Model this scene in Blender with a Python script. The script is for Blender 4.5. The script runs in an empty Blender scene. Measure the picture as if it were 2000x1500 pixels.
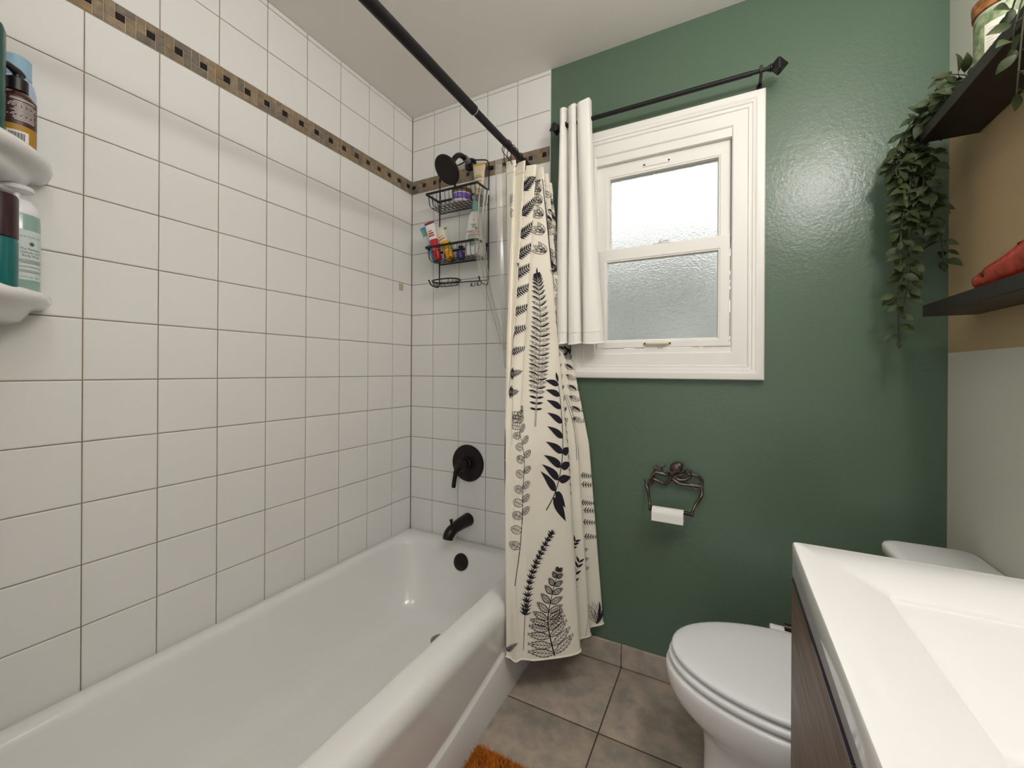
import bpy, bmesh, math, random
from mathutils import Vector, Matrix
R = random.Random(7)
C = bpy.context.scene.collection
SC = bpy.context.scene
PI = math.pi
# ------------------------------------------------------------------ materials
def nd(nt, t, **kw):
    n = nt.nodes.new(t)
    for k, v in kw.items():
        if k in n.inputs: n.inputs[k].default_value = v
        else: setattr(n, k, v)
    return n
def mat(name, col, rough=.5, metal=0, bump=0, bscale=40, var=0, vscale=6, spec=.5, coat=0, trans=0, ior=1.45, emit=0, sheen=0, col2=None, sub=0, bdist=.002):
    m = bpy.data.materials.new(name); m.use_nodes = True
    nt = m.node_tree; p = nt.nodes['Principled BSDF']
    p.inputs['Base Color'].default_value = (*col, 1); p.inputs['Roughness'].default_value = rough
    p.inputs['Metallic'].default_value = metal; p.inputs['Specular IOR Level'].default_value = spec
    p.inputs['Coat Weight'].default_value = coat; p.inputs['Coat Roughness'].default_value = .08
    p.inputs['Transmission Weight'].default_value = trans; p.inputs['IOR'].default_value = ior
    p.inputs['Sheen Weight'].default_value = sheen
    if sub:
        p.inputs['Subsurface Weight'].default_value = sub; p.inputs['Subsurface Scale'].default_value = .01
    if emit:
        p.inputs['Emission Color'].default_value = (*col, 1); p.inputs['Emission Strength'].default_value = emit
    tc = nd(nt, 'ShaderNodeTexCoord')
    if var or col2:
        n = nd(nt, 'ShaderNodeTexNoise', Scale=vscale, Detail=5, Roughness=.6)
        nt.links.new(tc.outputs['Object'], n.inputs['Vector'])
        r = nd(nt, 'ShaderNodeValToRGB')
        c2 = col2 if col2 else tuple(min(1, c*(1-var)) for c in col)
        r.color_ramp.elements[0].color = (*c2, 1); r.color_ramp.elements[1].color = (*col, 1)
        r.color_ramp.elements[0].position = .35; r.color_ramp.elements[1].position = .65
        nt.links.new(n.outputs['Fac'], r.inputs['Fac']); nt.links.new(r.outputs['Color'], p.inputs['Base Color'])
    if bump:
        n = nd(nt, 'ShaderNodeTexNoise', Scale=bscale, Detail=4, Roughness=.55)
        nt.links.new(tc.outputs['Object'], n.inputs['Vector'])
        b = nd(nt, 'ShaderNodeBump', Strength=bump, Distance=bdist)
        nt.links.new(n.outputs['Fac'], b.inputs['Height']); nt.links.new(b.outputs['Normal'], p.inputs['Normal'])
    return m
# ------------------------------------------------------------------ mesh builder
class MB:
    def __init__(s): s.v = []; s.f = []; s.m = []
    def add(s, vs, fs, mi=0):
        o = len(s.v); s.v += [tuple(x) for x in vs]
        for f in fs: s.f.append(tuple(i+o for i in f)); s.m.append(mi)
        return s
    def quad(s, a, b, c, d, mi=0): return s.add([a, b, c, d], [(0, 1, 2, 3)], mi)
    def box(s, x0, x1, y0, y1, z0, z1, mi=0, bev=0, seg=2):
        if bev:
            bm = bmesh.new(); bmesh.ops.create_cube(bm, size=1)
            for v in bm.verts:
                v.co = Vector((x0+(v.co.x+.5)*(x1-x0), y0+(v.co.y+.5)*(y1-y0), z0+(v.co.z+.5)*(z1-z0)))
            bmesh.ops.bevel(bm, geom=list(bm.edges), offset=bev, segments=seg, profile=.5, affect='EDGES')
            bm.verts.index_update()
            s.add([v.co for v in bm.verts], [[v.index for v in f.verts] for f in bm.faces], mi); bm.free(); return s
        v = [(x, y, z) for z in (z0, z1) for y in (y0, y1) for x in (x0, x1)]
        return s.add(v, [(0, 2, 3, 1), (4, 5, 7, 6), (0, 1, 5, 4), (2, 6, 7, 3), (0, 4, 6, 2), (1, 3, 7, 5)], mi)
    def loft(s, loops, cap0=True, cap1=True, closed=True, mi=0):
        n = len(loops[0]); o = len(s.v)
        for l in loops: s.v += [tuple(p) for p in l]
        for i in range(len(loops)-1):
            for j in range(n if closed else n-1):
                a = o+i*n+j; b = o+i*n+(j+1) % n
                s.f.append((a, b, b+n, a+n)); s.m.append(mi)
        if cap0: s.f.append(tuple(o+j for j in reversed(range(n)))); s.m.append(mi)
        if cap1: s.f.append(tuple(o+(len(loops)-1)*n+j for j in range(n))); s.m.append(mi)
        return s
    def tube(s, pts, r, seg=10, mi=0, caps=True, closed=False):
        P = [Vector(p) for p in pts]; n = len(P)
        rs = r if isinstance(r, (list, tuple)) else [r]*n
        loops = []; up = None
        for i in range(n):
            if closed: t = (P[(i+1) % n]-P[i-1])
            else: t = P[min(i+1, n-1)]-P[max(i-1, 0)]
            if t.length < 1e-9: t = Vector((0, 0, 1))
            t.normalize()
            if up is None:
                up = Vector((0, 0, 1)) if abs(t.z) < .9 else Vector((1, 0, 0))
            a = up-t*up.dot(t)
            if a.length < 1e-6: a = t.orthogonal()
            a.normalize(); up = a; b = t.cross(a)
            loops.append([P[i]+(a*math.cos(2*PI*k/seg)+b*math.sin(2*PI*k/seg))*rs[i] for k in range(seg)])
        if closed: loops.append(loops[0])
        return s.loft(loops, caps and not closed, caps and not closed, True, mi)
    def lathe(s, prof, o=(0, 0, 0), ax=(0, 0, 1), seg=32, mi=0, caps=True):
        o = Vector(o); ax = Vector(ax).normalized()
        a = ax.orthogonal().normalized(); b = ax.cross(a)
        return s.loft([[o+ax*h+(a*math.cos(2*PI*k/seg)+b*math.sin(2*PI*k/seg))*max(r, 1e-5) for k in range(seg)] for r, h in prof], caps, caps, True, mi)
    def sphere(s, c, r, seg=20, rings=12, mi=0, sc=(1, 1, 1)):
        c = Vector(c)
        return s.loft([[c+Vector((r*math.sin(PI*i/rings)*math.cos(2*PI*k/seg)*sc[0], r*math.sin(PI*i/rings)*math.sin(2*PI*k/seg)*sc[1], -r*math.cos(PI*i/rings)*sc[2])) for k in range(seg)]
                       for i in [.02]+list(range(1, rings))+[rings-.02]], True, True, True, mi)
    def xf(s, M):
        s.v = [tuple(M @ Vector(p)) for p in s.v]; return s
    def build(s, name, mats, parent=None, smooth=True, ang=38, fix=True):
        me = bpy.data.meshes.new(name)
        base = Vector(parent['_w']) if parent and '_w' in parent else (parent.location.copy() if parent else Vector((0, 0, 0)))
        me.from_pydata([tuple(Vector(p)-base) for p in s.v], [], s.f)
        for m in (mats if isinstance(mats, (list, tuple)) else [mats]): me.materials.append(m)
        me.polygons.foreach_set('material_index', s.m)
        if fix:
            bm = bmesh.new(); bm.from_mesh(me); bmesh.ops.recalc_face_normals(bm, faces=bm.faces); bm.to_mesh(me); bm.free()
        if smooth:
            me.polygons.foreach_set('use_smooth', [True]*len(me.polygons))
            me.set_sharp_from_angle(angle=math.radians(ang))
        me.update()
        ob = bpy.data.objects.new(name, me); C.objects.link(ob)
        if parent: ob.parent = parent
        ob['_w'] = tuple(base)
        return ob
def thing(name, label, cat, loc, group=None):
    o = bpy.data.objects.new(name, None); C.objects.link(o); o.location = loc; o.empty_display_size = .05
    o['label'] = label; o['category'] = cat; o['_w'] = tuple(loc)
    if group: o['group'] = group
    return o
def tag(o, label, cat, group=None):
    o['label'] = label; o['category'] = cat
    if group: o['group'] = group
    return o
def struct(o): o['kind'] = 'structure'; return o
def smooth_path(pts, n=8, closed=False):
    P = [Vector(p) for p in pts]; out = []; m = len(P)
    for i in range(m if closed else m-1):
        if closed: q = [P[(i+k) % m] for k in (-1, 0, 1, 2)]
        else: q = [P[min(max(i+k, 0), m-1)] for k in (-1, 0, 1, 2)]
        for j in range(n):
            t = j/n
            out.append(.5*((2*q[1])+(-q[0]+q[2])*t+(2*q[0]-5*q[1]+4*q[2]-q[3])*t*t+(-q[0]+3*q[1]-3*q[2]+q[3])*t**3))
    if not closed: out.append(P[-1])
    return out
def lerp_list(vals, n):
    return [vals[min(int(i*(len(vals)-1)/(n-1)), len(vals)-2)]+(vals[min(int(i*(len(vals)-1)/(n-1)), len(vals)-2)+1]-vals[min(int(i*(len(vals)-1)/(n-1)), len(vals)-2)])*(i*(len(vals)-1)/(n-1)-min(int(i*(len(vals)-1)/(n-1)), len(vals)-2)) for i in range(n)]
def rrect(x0, x1, y0, y1, r, z, n=10):
    out = []
    for cx, cy, a0 in ((x1-r, y1-r, 0), (x0+r, y1-r, PI/2), (x0+r, y0+r, PI), (x1-r, y0+r, 1.5*PI)):
        for i in range(n+1):
            a = a0+PI/2*i/n; out.append(Vector((cx+r*math.cos(a), cy+r*math.sin(a), z)))
    return out
def text_mesh(txt, size):
    """flat triangles of a line of text, origin at its centre, in its own x-y plane"""
    cu = bpy.data.curves.new('txt', 'FONT'); cu.body = txt; cu.size = size; cu.align_x = 'CENTER'; cu.align_y = 'CENTER'; cu.resolution_u = 3
    ob = bpy.data.objects.new('txt', cu); C.objects.link(ob)
    me = ob.to_mesh(); v = [tuple(p.co) for p in me.vertices]; f = [tuple(p.vertices) for p in me.polygons]
    ob.to_mesh_clear(); bpy.data.objects.remove(ob); bpy.data.curves.remove(cu)
    return v, f
def wrap_text(mb, txt, size, c, rad, face, z, mi=0, zc=0.0006):
    """lay a line of text round a vertical cylinder (axis through c) so it faces angle `face`"""
    v, f = text_mesh(txt, size)
    mb.add([(c[0]+(rad+zc)*math.cos(face+x/rad), c[1]+(rad+zc)*math.sin(face+x/rad), z+y) for x, y, _ in v], f, mi)
def wrap_patch(mb, c, rad, face, half, z0, z1, mi=0, zc=.0003, n=16):
    P = [(c[0]+(rad+zc)*math.cos(face-half+2*half*i/n), c[1]+(rad+zc)*math.sin(face-half+2*half*i/n)) for i in range(n+1)]
    mb.loft([[(x, y, z0) for x, y in P], [(x, y, z1) for x, y in P]], False, False, False, mi)
# ------------------------------------------------------------------ palette
M = {}
M['tile'] = mat('white_glazed_tile', (.79, .785, .77), .55, spec=.15)
M['grout'] = mat('tan_grout', (.32, .245, .165), .9, var=.35, vscale=9)
M['tub'] = mat('white_enamel', (.80, .80, .785), .14, spec=.55)
M['ceil'] = mat('ceiling_paint', (.82, .79, .735), .85, bump=.25, bscale=130)
M['porc'] = mat('white_porcelain', (.80, .80, .80), .12, spec=.5)
M['seatw'] = mat('white_seat_plastic', (.80, .81, .83), .2)
M['blk'] = mat('matte_black_metal', (.012, .0105, .013), .38, metal=.3)
M['bronze'] = mat('dark_oiled_bronze', (.022, .016, .017), .33, metal=.55)
M['wire'] = mat('black_wire', (.009, .008, .010), .42)
M['cloth'] = mat('cream_curtain_cotton', (.80, .755, .655), .9, bump=.15, bscale=700, sheen=.1)
M['ink'] = mat('black_print', (.012, .010, .018), .85)
M['white_cloth'] = mat('white_cotton', (.86, .845, .80), .92, bump=.2, bscale=600)
M['trim'] = mat('cream_window_paint', (.83, .815, .775), .42)
M['cupb'] = mat('chrome_drain', (.3, .3, .31), .25, metal=.9)
M['whitep'] = mat('white_plastic', (.82, .82, .84), .3)
M['dshelf'] = mat('espresso_wood', (.022, .013, .012), .42, var=.35, vscale=22)
M['leaf'] = mat('plant_leaf_green', (.044, .062, .014), .6, col2=(.022, .036, .010), vscale=28)
M['stem'] = mat('plant_stem', (.05, .05, .03), .7)
M['gold'] = mat('antique_bronze', (.16, .125, .105), .34, metal=.85, var=.5, vscale=60)
M['paper'] = mat('white_paper', (.85, .84, .81), .95)
M['card'] = mat('cardboard', (.46, .36, .24), .9)
M['black_p'] = mat('black_plastic', (.012, .010, .012), .3)
# green paint with roller stipple, patched plaster and a few hairline cracks
m = mat('sage_green_paint', (.096, .150, .103), .24, spec=.5); M['green'] = m
nt = m.node_tree; p = nt.nodes['Principled BSDF']; tc = [n for n in nt.nodes if n.type == 'TEX_COORD'][0]
n1 = nd(nt, 'ShaderNodeTexNoise', Scale=95, Detail=5, Roughness=.6); n2 = nd(nt, 'ShaderNodeTexNoise', Scale=7, Detail=3)
vo = nd(nt, 'ShaderNodeTexVoronoi', Scale=3.2); vo.feature = 'DISTANCE_TO_EDGE'
n3 = nd(nt, 'ShaderNodeTexNoise', Scale=9, Detail=4)
mx = nd(nt, 'ShaderNodeMix'); mx.data_type = 'RGBA'; mx.inputs[0].default_value = .12
nt.links.new(tc.outputs['Object'], mx.inputs[6]); nt.links.new(n3.outputs['Color'], mx.inputs[7]); nt.links.new(mx.outputs[2], vo.inputs['Vector'])
cr_ = nd(nt, 'ShaderNodeMapRange'); cr_.inputs['From Max'].default_value = .012; cr_.inputs['To Min'].default_value = -.5; cr_.inputs['To Max'].default_value = 0
nt.links.new(vo.outputs['Distance'], cr_.inputs['Value'])
gm = nd(nt, 'ShaderNodeMapRange'); gm.inputs['From Min'].default_value = .55; gm.inputs['From Max'].default_value = .7
n4 = nd(nt, 'ShaderNodeTexNoise', Scale=2.2, Detail=2)
for n in (n1, n2, n3, n4): nt.links.new(tc.outputs['Object'], n.inputs['Vector'])
nt.links.new(n4.outputs['Fac'], gm.inputs['Value'])
cm = nd(nt, 'ShaderNodeMath', operation='MULTIPLY'); nt.links.new(cr_.outputs[0], cm.inputs[0]); nt.links.new(gm.outputs[0], cm.inputs[1])
a1 = nd(nt, 'ShaderNodeMath', operation='MULTIPLY_ADD'); a1.inputs[1].default_value = 1.6
nt.links.new(n2.outputs['Fac'], a1.inputs[0]); nt.links.new(n1.outputs['Fac'], a1.inputs[2])
a2 = nd(nt, 'ShaderNodeMath', operation='ADD'); nt.links.new(a1.outputs[0], a2.inputs[0]); nt.links.new(cm.outputs[0], a2.inputs[1])
b = nd(nt, 'ShaderNodeBump', Strength=.40, Distance=.0022); nt.links.new(a2.outputs[0], b.inputs['Height']); nt.links.new(b.outputs['Normal'], p.inputs['Normal'])
# right wall: pale paint with one broad tan painted band (z 1.2 to 1.77)
m = mat('pale_paint_with_tan_band', (.66, .66, .585), .55); M['rwall'] = m
nt = m.node_tree; p = nt.nodes['Principled BSDF']; tc = [n for n in nt.nodes if n.type == 'TEX_COORD'][0]
sx = nd(nt, 'ShaderNodeSeparateXYZ'); nt.links.new(tc.outputs['Object'], sx.inputs[0])
g1 = nd(nt, 'ShaderNodeMath', operation='GREATER_THAN'); g1.inputs[1].default_value = 1.2005; nt.links.new(sx.outputs[2], g1.inputs[0])
g2 = nd(nt, 'ShaderNodeMath', operation='LESS_THAN'); g2.inputs[1].default_value = 1.83; nt.links.new(sx.outputs[2], g2.inputs[0])
g3 = nd(nt, 'ShaderNodeMath', operation='MULTIPLY'); nt.links.new(g1.outputs[0], g3.inputs[0]); nt.links.new(g2.outputs[0], g3.inputs[1])
mx = nd(nt, 'ShaderNodeMix'); mx.data_type = 'RGBA'; mx.inputs[6].default_value = (.66, .66, .585, 1); mx.inputs[7].default_value = (.50, .375, .215, 1)
nt.links.new(g3.outputs[0], mx.inputs[0]); nt.links.new(mx.outputs[2], p.inputs['Base Color'])
n1 = nd(nt, 'ShaderNodeTexNoise', Scale=120, Detail=4); nt.links.new(tc.outputs['Object'], n1.inputs['Vector'])
b = nd(nt, 'ShaderNodeBump', Strength=.2, Distance=.002); nt.links.new(n1.outputs['Fac'], b.inputs['Height']); nt.links.new(b.outputs['Normal'], p.inputs['Normal'])
# floor tile: mottled grey-brown
m = mat('grey_brown_floor_tile', (.46, .382, .31), .38, bump=.12, bscale=60, col2=(.30, .27, .235), vscale=17); M['ftile'] = m
M['fgrout'] = mat('brown_floor_grout', (.075, .048, .028), .9)
M['stone'] = [mat('brown_stone_a', (.29, .215, .135), .55, col2=(.17, .13, .09), vscale=40, bump=.3, bscale=150),
              mat('brown_stone_b', (.33, .25, .16), .55, col2=(.21, .16, .11), vscale=50, bump=.3, bscale=150),
              mat('grey_stone', (.22, .18, .14), .55, col2=(.14, .12, .095), vscale=45, bump=.3, bscale=150),
              mat('rust_stone', (.33, .215, .11), .55, col2=(.21, .15, .095), vscale=35, bump=.3, bscale=150)]
M['dglass'] = mat('dark_glass_inset', (.006, .007, .012), .08, col2=(.02, .010, .005), vscale=30)
M['mgrout'] = mat('beige_mosaic_grout', (.60, .51, .37), .9)
# ------------------------------------------------------------------ room shell
S = .1524; Z1 = .504; RIM = .353; CEIL = 2.4155; T0 = Z1+10*S+.063; XR = 1.973; YF = -1.53; YR = -2.75
wl = struct(MB().quad((-.008, .1, 0), (-.008, YR, 0), (-.008, YR, CEIL), (-.008, .1, CEIL)).build('wall_left', M['rwall'], smooth=False, fix=False))
def tiles(us, zs, P, gap=.0025, inset=.003):
    """pillowed glazed tiles between the joint lines us x zs; P maps (u, z, height) to the room"""
    mb = MB()
    for i in range(len(us)-1):
        for j in range(len(zs)-1):
            a, b, c, d = us[i]+gap/2, us[i+1]-gap/2, zs[j]+gap/2, zs[j+1]-gap/2
            if b-a < .008 or d-c < .008: continue
            t = [R.uniform(-.0001, .0001) for _ in range(4)]; k = min(inset, (b-a)/4, (d-c)/4)
            o = [P(a, c, .0), P(b, c, .0), P(b, d, .0), P(a, d, .0)]
            l1 = [P(a, c, .0022), P(b, c, .0022), P(b, d, .0022), P(a, d, .0022)]
            l2 = [P(a+k, c+k, .0034+t[0]), P(b-k, c+k, .0034+t[1]), P(b-k, d-k, .0034+t[2]), P(a+k, d-k, .0034+t[3])]
            mb.loft([o, l1, l2], False, True)
    return mb
zl = [RIM-.02]+[Z1+S*i for i in range(11)]; zu = [T0, T0+S, T0+2*S, CEIL]
def wallpair(us_l, P, nm, parent, u0, u1, sq0, sgn):
    g = MB(); g.quad(P(u0-.007, RIM-.02, .0008), P(u1, RIM-.02, .0008), P(u1, CEIL, .0008), P(u0-.007, CEIL, .0008))
    g.build('grout', M['grout'], parent, smooth=False)
    t = tiles(us_l, zl, P); t2 = tiles(us_l, zu, P); t.add(t2.v, t2.f)
    o = t.build('tile_field', M['tile'], parent, smooth=False) 
    # mosaic border: pinwheels of brown stone round dark glass squares
    U = .0646; z0 = Z1+10*S; h = .063; mb = MB(); gp = .0016
    mb.quad(P(u0, z0, .0052), P(u1, z0, .0052), P(u1, z0+h, .0052), P(u0, z0+h, .0052), 5)
    mb.quad(P(u0, z0, 0), P(u1, z0, 0), P(u1, z0, .0052), P(u0, z0, .0052), 5)
    mb.quad(P(u0, z0+h, 0), P(u1, z0+h, 0), P(u1, z0+h, .0052), P(u0, z0+h, .0052), 5)
    k = int(math.floor((u0-sq0)/U))-1
    while sq0+k*U < u1+U:
        c = sq0+k*U; a = c-U/2; th = U/3; tz = h/3; k += 1
        for (x0, x1, y0, y1, q) in ((a, a+2*th, 2*tz, h, 0), (a+2*th, a+U, tz, h, 0), (a+th, a+U, 0, tz, 0), (a, a+th, 0, 2*tz, 0), (a+th, a+2*th, tz, 2*tz, 4)):
            if sgn < 0: x0, x1 = 2*c-x1, 2*c-x0
            x0 = max(x0+gp/2, u0); x1 = min(x1-gp/2, u1); y0 += gp/2; y1 -= gp/2
            if x1-x0 < .002: continue
            mi = 4 if q == 4 else R.choice((0, 0, 1, 1, 2, 2, 3)); hh = .0068+R.uniform(0, .0012); e = .001
            mb.loft([[P(x0, z0+y0, .005), P(x1, z0+y0, .005), P(x1, z0+y1, .005), P(x0, z0+y1, .005)], [P(x0, z0+y0, hh-e), P(x1, z0+y0, hh-e), P(x1, z0+y1, hh-e), P(x0, z0+y1, hh-e)],
                     [P(x0+e, z0+y0+e, hh), P(x1-e, z0+y0+e, hh), P(x1-e, z0+y1-e, hh), P(x0+e, z0+y1-e, hh)]], False, True, True, mi)
    mb.build('mosaic_border', M['stone']+[M['dglass'], M['mgrout']], parent, ang=30)
PL = lambda u, z, h: (h-.0034, -u, z)
wallpair([.0, .1302]+[.1302+S*i for i in range(1, 10)]+[1.527], PL, 'left', wl, 0, 1.527, .0327, 1)
# back wall: green plaster with a window opening, tile field over the tub
OX0, OX1, OZ0, OZ1 = .93, 1.445, 1.205, 1.995
wb = MB()
for b_ in ((-.1, OX0, 0, CEIL), (OX1, XR+.12, 0, CEIL), (OX0, OX1, 0, OZ0), (OX0, OX1, OZ1, CEIL)): wb.box(b_[0], b_[1], .004, .13, b_[2], b_[3])
wb = struct(wb.build('wall_back', M['green'], smooth=False))
PB = lambda u, z, h: (u, .0034-h, z)
wallpair([.0005, .1357]+[.1357+S*i for i in range(1, 4)]+[.748], PB, 'back', wb, 0, .748, .0134, 1)
ed = MB(); ed.box(.7475, .7505, .0, .0044, RIM-.02, CEIL); ed.build('tile_edge', M['tile'], wb)
struct(MB().box(XR, XR+.1, YR-.1, .004, 0, CEIL).build('wall_right', M['rwall'], smooth=False))
# the wall at the head of the tub and the wall behind the photographer
wp = mat('white_wall_paint', (.74, .73, .70), .6)
struct(MB().box(-.1, .78, YF-.10, YF, 0, CEIL).build('wall_tub_end', wp, smooth=False))
wf = MB()
for x0, x1, z0 in ((-.1, .80, 0), (1.80, XR+.1, 0), (.80, 1.80, 2.06)): wf.box(x0, x1, YR-.1, YR, z0, CEIL)  # doorway gap added in this unseen wall to admit fill daylight
struct(wf.build('wall_front', wp, smooth=False))
struct(MB().box(-.1, XR+.1, YR-.1, .13, CEIL, CEIL+.08).build('ceiling', M['ceil'], smooth=False))
PFl = lambda u, v, h: (u, v, h-.0034)
fl = struct(MB().box(-.1, XR+.1, YR-.1, .13, -.08, -.0012).build('floor', M['fgrout'], smooth=False))
tiles([1.058-.327*i for i in (4, 3, 2, 1)]+[1.058+.327*i for i in range(0, 4)], [-.001-.327*i for i in range(8, -1, -1)], PFl, gap=.0045, inset=.002).build('floor_tiles', M['ftile'], fl, ang=50)
bb = MB()
for i in range(-1, 3):
    x0, x1 = 1.058+.327*i, 1.058+.327*(i+1)
    x0 = max(x0, .752); x1 = min(x1, XR)
    bb.box(x0+.0015, x1-.0015, -.007, .003, .002, .088, 0, .0015, 1)
bb.box(.752, XR, -.005, .003, 0, .0865, 1)
struct(bb.build('baseboard_back', [M['ftile'], M['fgrout']]))
# ------------------------------------------------------------------ window
M['pane'] = mat('patterned_obscure_glass', (.86, .885, .865), .22, trans=1, ior=1.3, bump=1, bscale=170, bdist=.003)
WX0, WX1, WZ0, WZ1 = .852, 1.524, 1.1155, 2.0857
def rect(d, y, x0=WX0, x1=WX1, z0=WZ0, z1=WZ1): return [(x0+d, y, z0+d), (x1-d, y, z0+d), (x1-d, y, z1-d), (x0+d, y, z1-d)]
prof = [(0, .004), (0, -.017), (.003, -.022), (.010, -.024), (.024, -.023), (.030, -.0195), (.036, -.0185), (.038, -.015), (.044, -.0135), (.048, -.0145), (.051, -.0105), (.094, -.0095), (.098, -.006), (.098, .05)]
w = MB().loft([rect(d, y) for d, y in prof], False, False)
w.box(.945, 1.43, -.004, .1, 1.957, 1.995); w.box(.945, 1.43, -.004, .1, 1.205, 1.2305)
w.box(.935, .952, .03, .1, 1.2, 2.0); w.box(1.4235, 1.445, .03, .1, 1.2, 2.0)
win = struct(w.build('window_1', M['trim'], ang=25))
def sash(nm, x0, x1, z0, z1, gx0, gx1, gz0, gz1, y0, y1):
    s = MB(); g = (gx0, gx1, gz0, gz1)
    R0 = lambda y, d: [(gx0-d, y, gz0-d), (gx1+d, y, gz0-d), (gx1+d, y, gz1+d), (gx0-d, y, gz1+d)]
    O = lambda y, d: [(x0+d, y, z0+d), (x1-d, y, z0+d), (x1-d, y, z1-d), (x0+d, y, z1-d)]
    s.loft([O(y1, 0), O(y0+.003, 0), O(y0, .003), R0(y0, .010), R0(y0+.002, .008), R0(y0+.003, .004), R0(y0+.012, 0), R0(y1, 0)], False, False)
    ob = s.build(nm, M['trim'], win, ang=25)
    pn = MB().box(gx0-.002, gx1+.002, y0+.012, y0+.016, gz0-.002, gz1+.002).build('pane', M['pane'], ob, smooth=False)
    return ob
up = sash('upper_sash', .945, 1.4235, 1.595, 1.975, .9995, 1.3815, 1.628, 1.9005, .014, .046)
lo = sash('lower_sash', .953, 1.4215, 1.2325, 1.6195, .995, 1.3815, 1.2655, 1.567, -.001, .0135)
M['brass'] = mat('cream_painted_metal', (.74, .68, .52), .35)
M['hole'] = mat('dark_screw', (.05, .02, .01), .6)
h_ = MB(); h_.box(1.135, 1.232, -.006, -.001, 1.2415, 1.2535, 0, .002); h_.tube(smooth_path([(1.146, -.004, 1.247), (1.154, -.017, 1.247), (1.185, -.019, 1.247), (1.213, -.017, 1.247), (1.221, -.004, 1.247)], 5), .0042, 8)
h_.lathe([(.0035, 0), (.003, .0015)], (1.139, -.006, 1.2475), (0, -1, 0), 10, 1); h_.lathe([(.0035, 0), (.003, .0015)], (1.228, -.006, 1.2475), (0, -1, 0), 10, 1)
h_.build('sash_lift', [M['brass'], M['hole']], lo)
k_ = MB(); k_.box(1.165, 1.225, -.0005, .0125, 1.6195, 1.6245, 0, .0015); k_.lathe([(.009, 0), (.008, .008), (.005, .011)], (1.195, .004, 1.6245), (0, 0, 1), 20); k_.box(1.19, 1.222, -.002, .008, 1.627, 1.633, 0, .002)
k_.build('sash_lock', M['whitep'], lo)
k_ = MB(); k_.box(1.125, 1.225, .011, .0145, 1.9225, 1.9375, 0, .0015)
for x in (1.131, 1.219): k_.lathe([(.0038, 0), (.003, .0015)], (x, .011, 1.930), (0, -1, 0), 10, 1)
k_.build('keeper_plate', [M['trim'], M['hole']], up)
# ------------------------------------------------------------------ outdoors, seen blurred through the obscure glass
grd = struct(MB().quad((-6, .2, -.4), (8, .2, -.4), (8, 14, -.4), (-6, 14, -.4)).build('ground', mat('garden_ground', (.20, .19, .15), .9, var=.4, vscale=2), smooth=False, fix=False))
hd = MB()
for i in range(5200):
    x = R.uniform(-3.2, 4.2); hh = 2.22+.10*math.sin(x*2.1)+.06*math.sin(x*5.3); z = -.4+R.random()*(hh+.4); y = 2.3+.45*R.uniform(-1, 1)
    a = R.uniform(0, 6.3); b_ = R.uniform(-.9, .9); s_ = R.uniform(.06, .13); u = Vector((math.cos(a), math.sin(a), b_))*s_; v = Vector((-math.sin(a), math.cos(a), R.uniform(-.5, .8)))*s_*.6; c = Vector((x, y, z))
    hd.quad(c-u, c+v, c+u, c-v)
hd = hd.build('hedge', mat('hedge_leaves', (.27, .30, .19), .6, col2=(.13, .16, .09), vscale=3), smooth=False, fix=False)
hd['kind'] = 'stuff'; tag(hd, 'green hedge outdoors, blurred behind the lower obscure glass pane', 'hedge')
# ------------------------------------------------------------------ bathtub
t = MB(); L = []
def led(z, k): return lambda y: z+k*.17*(math.sqrt((y+.76)**2+.004))
rows = [(.005, .736, -1.523, -.005, .012, 0, 0), (.005, .740, -1.523, -.005, .012, .098, 1), (.005, .7385, -1.523, -.005, .012, .103, 1), (.005, .7305, -1.523, -.005, .012, .110, 1), (.005, .732, -1.523, -.005, .012, .122, 1),
        (.005, .7405, -1.523, -.005, .012, .25, 0), (.005, .743, -1.523, -.005, .012, .285, 0), (.005, .7455, -1.523, -.005, .012, .300, 0), (.005, .744, -1.523, -.005, .013, .316, 0), (.005, .738, -1.523, -.005, .014, .331, 0), (.006, .728, -1.523, -.006, .016, .343, 0),
        (.008, .714, -1.521, -.008, .02, .3505, 0), (.012, .697, -1.515, -.012, .03, .3525, 0), (.03, .672, -1.48, -.045, .06, .353, 0),
        (.040, .662, -1.455, -.062, .085, .352, 0), (.048, .652, -1.445, -.072, .09, .348, 0), (.055, .644, -1.437, -.079, .095, .339, 0), (.060, .638, -1.430, -.084, .1, .326, 0), (.068, .629, -1.40, -.092, .105, .28, 0),
        (.095, .606, -1.32, -.115, .12, .19, 0), (.120, .588, -1.25, -.145, .13, .115, 0), (.140, .573, -1.215, -.165, .13, .083, 0), (.170, .548, -1.17, -.195, .12, .064, 0), (.20, .52, -1.12, -.23, .11, .057, 0), (.24, .48, -1.05, -.30, .09, .055, 0)]
for x0, x1, y0, y1, r, z, k in rows:
    l = rrect(x0, x1, y0, y1, r, z, 10); l2 = []
    # densify the long sides so the ledge line can bend
    for i in range(len(l)):
        a, b = l[i], l[(i+1) % len(l)]; l2.append(a)
        if (i+1) % 11 == 0:
            for q in range(1, 16): l2.append(a.lerp(b, q/16))
    for p_ in l2:
        if k: p_.z = z+.17*math.sqrt((p_.y+.76)**2+.003)*(1 if z > .05 else 0)-.008
    L.append(l2)
t.loft(L, True, True)
m = M['tub']; nt = m.node_tree; p = nt.nodes['Principled BSDF']; tc = [n for n in nt.nodes if n.type == 'TEX_COORD'][0]
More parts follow.
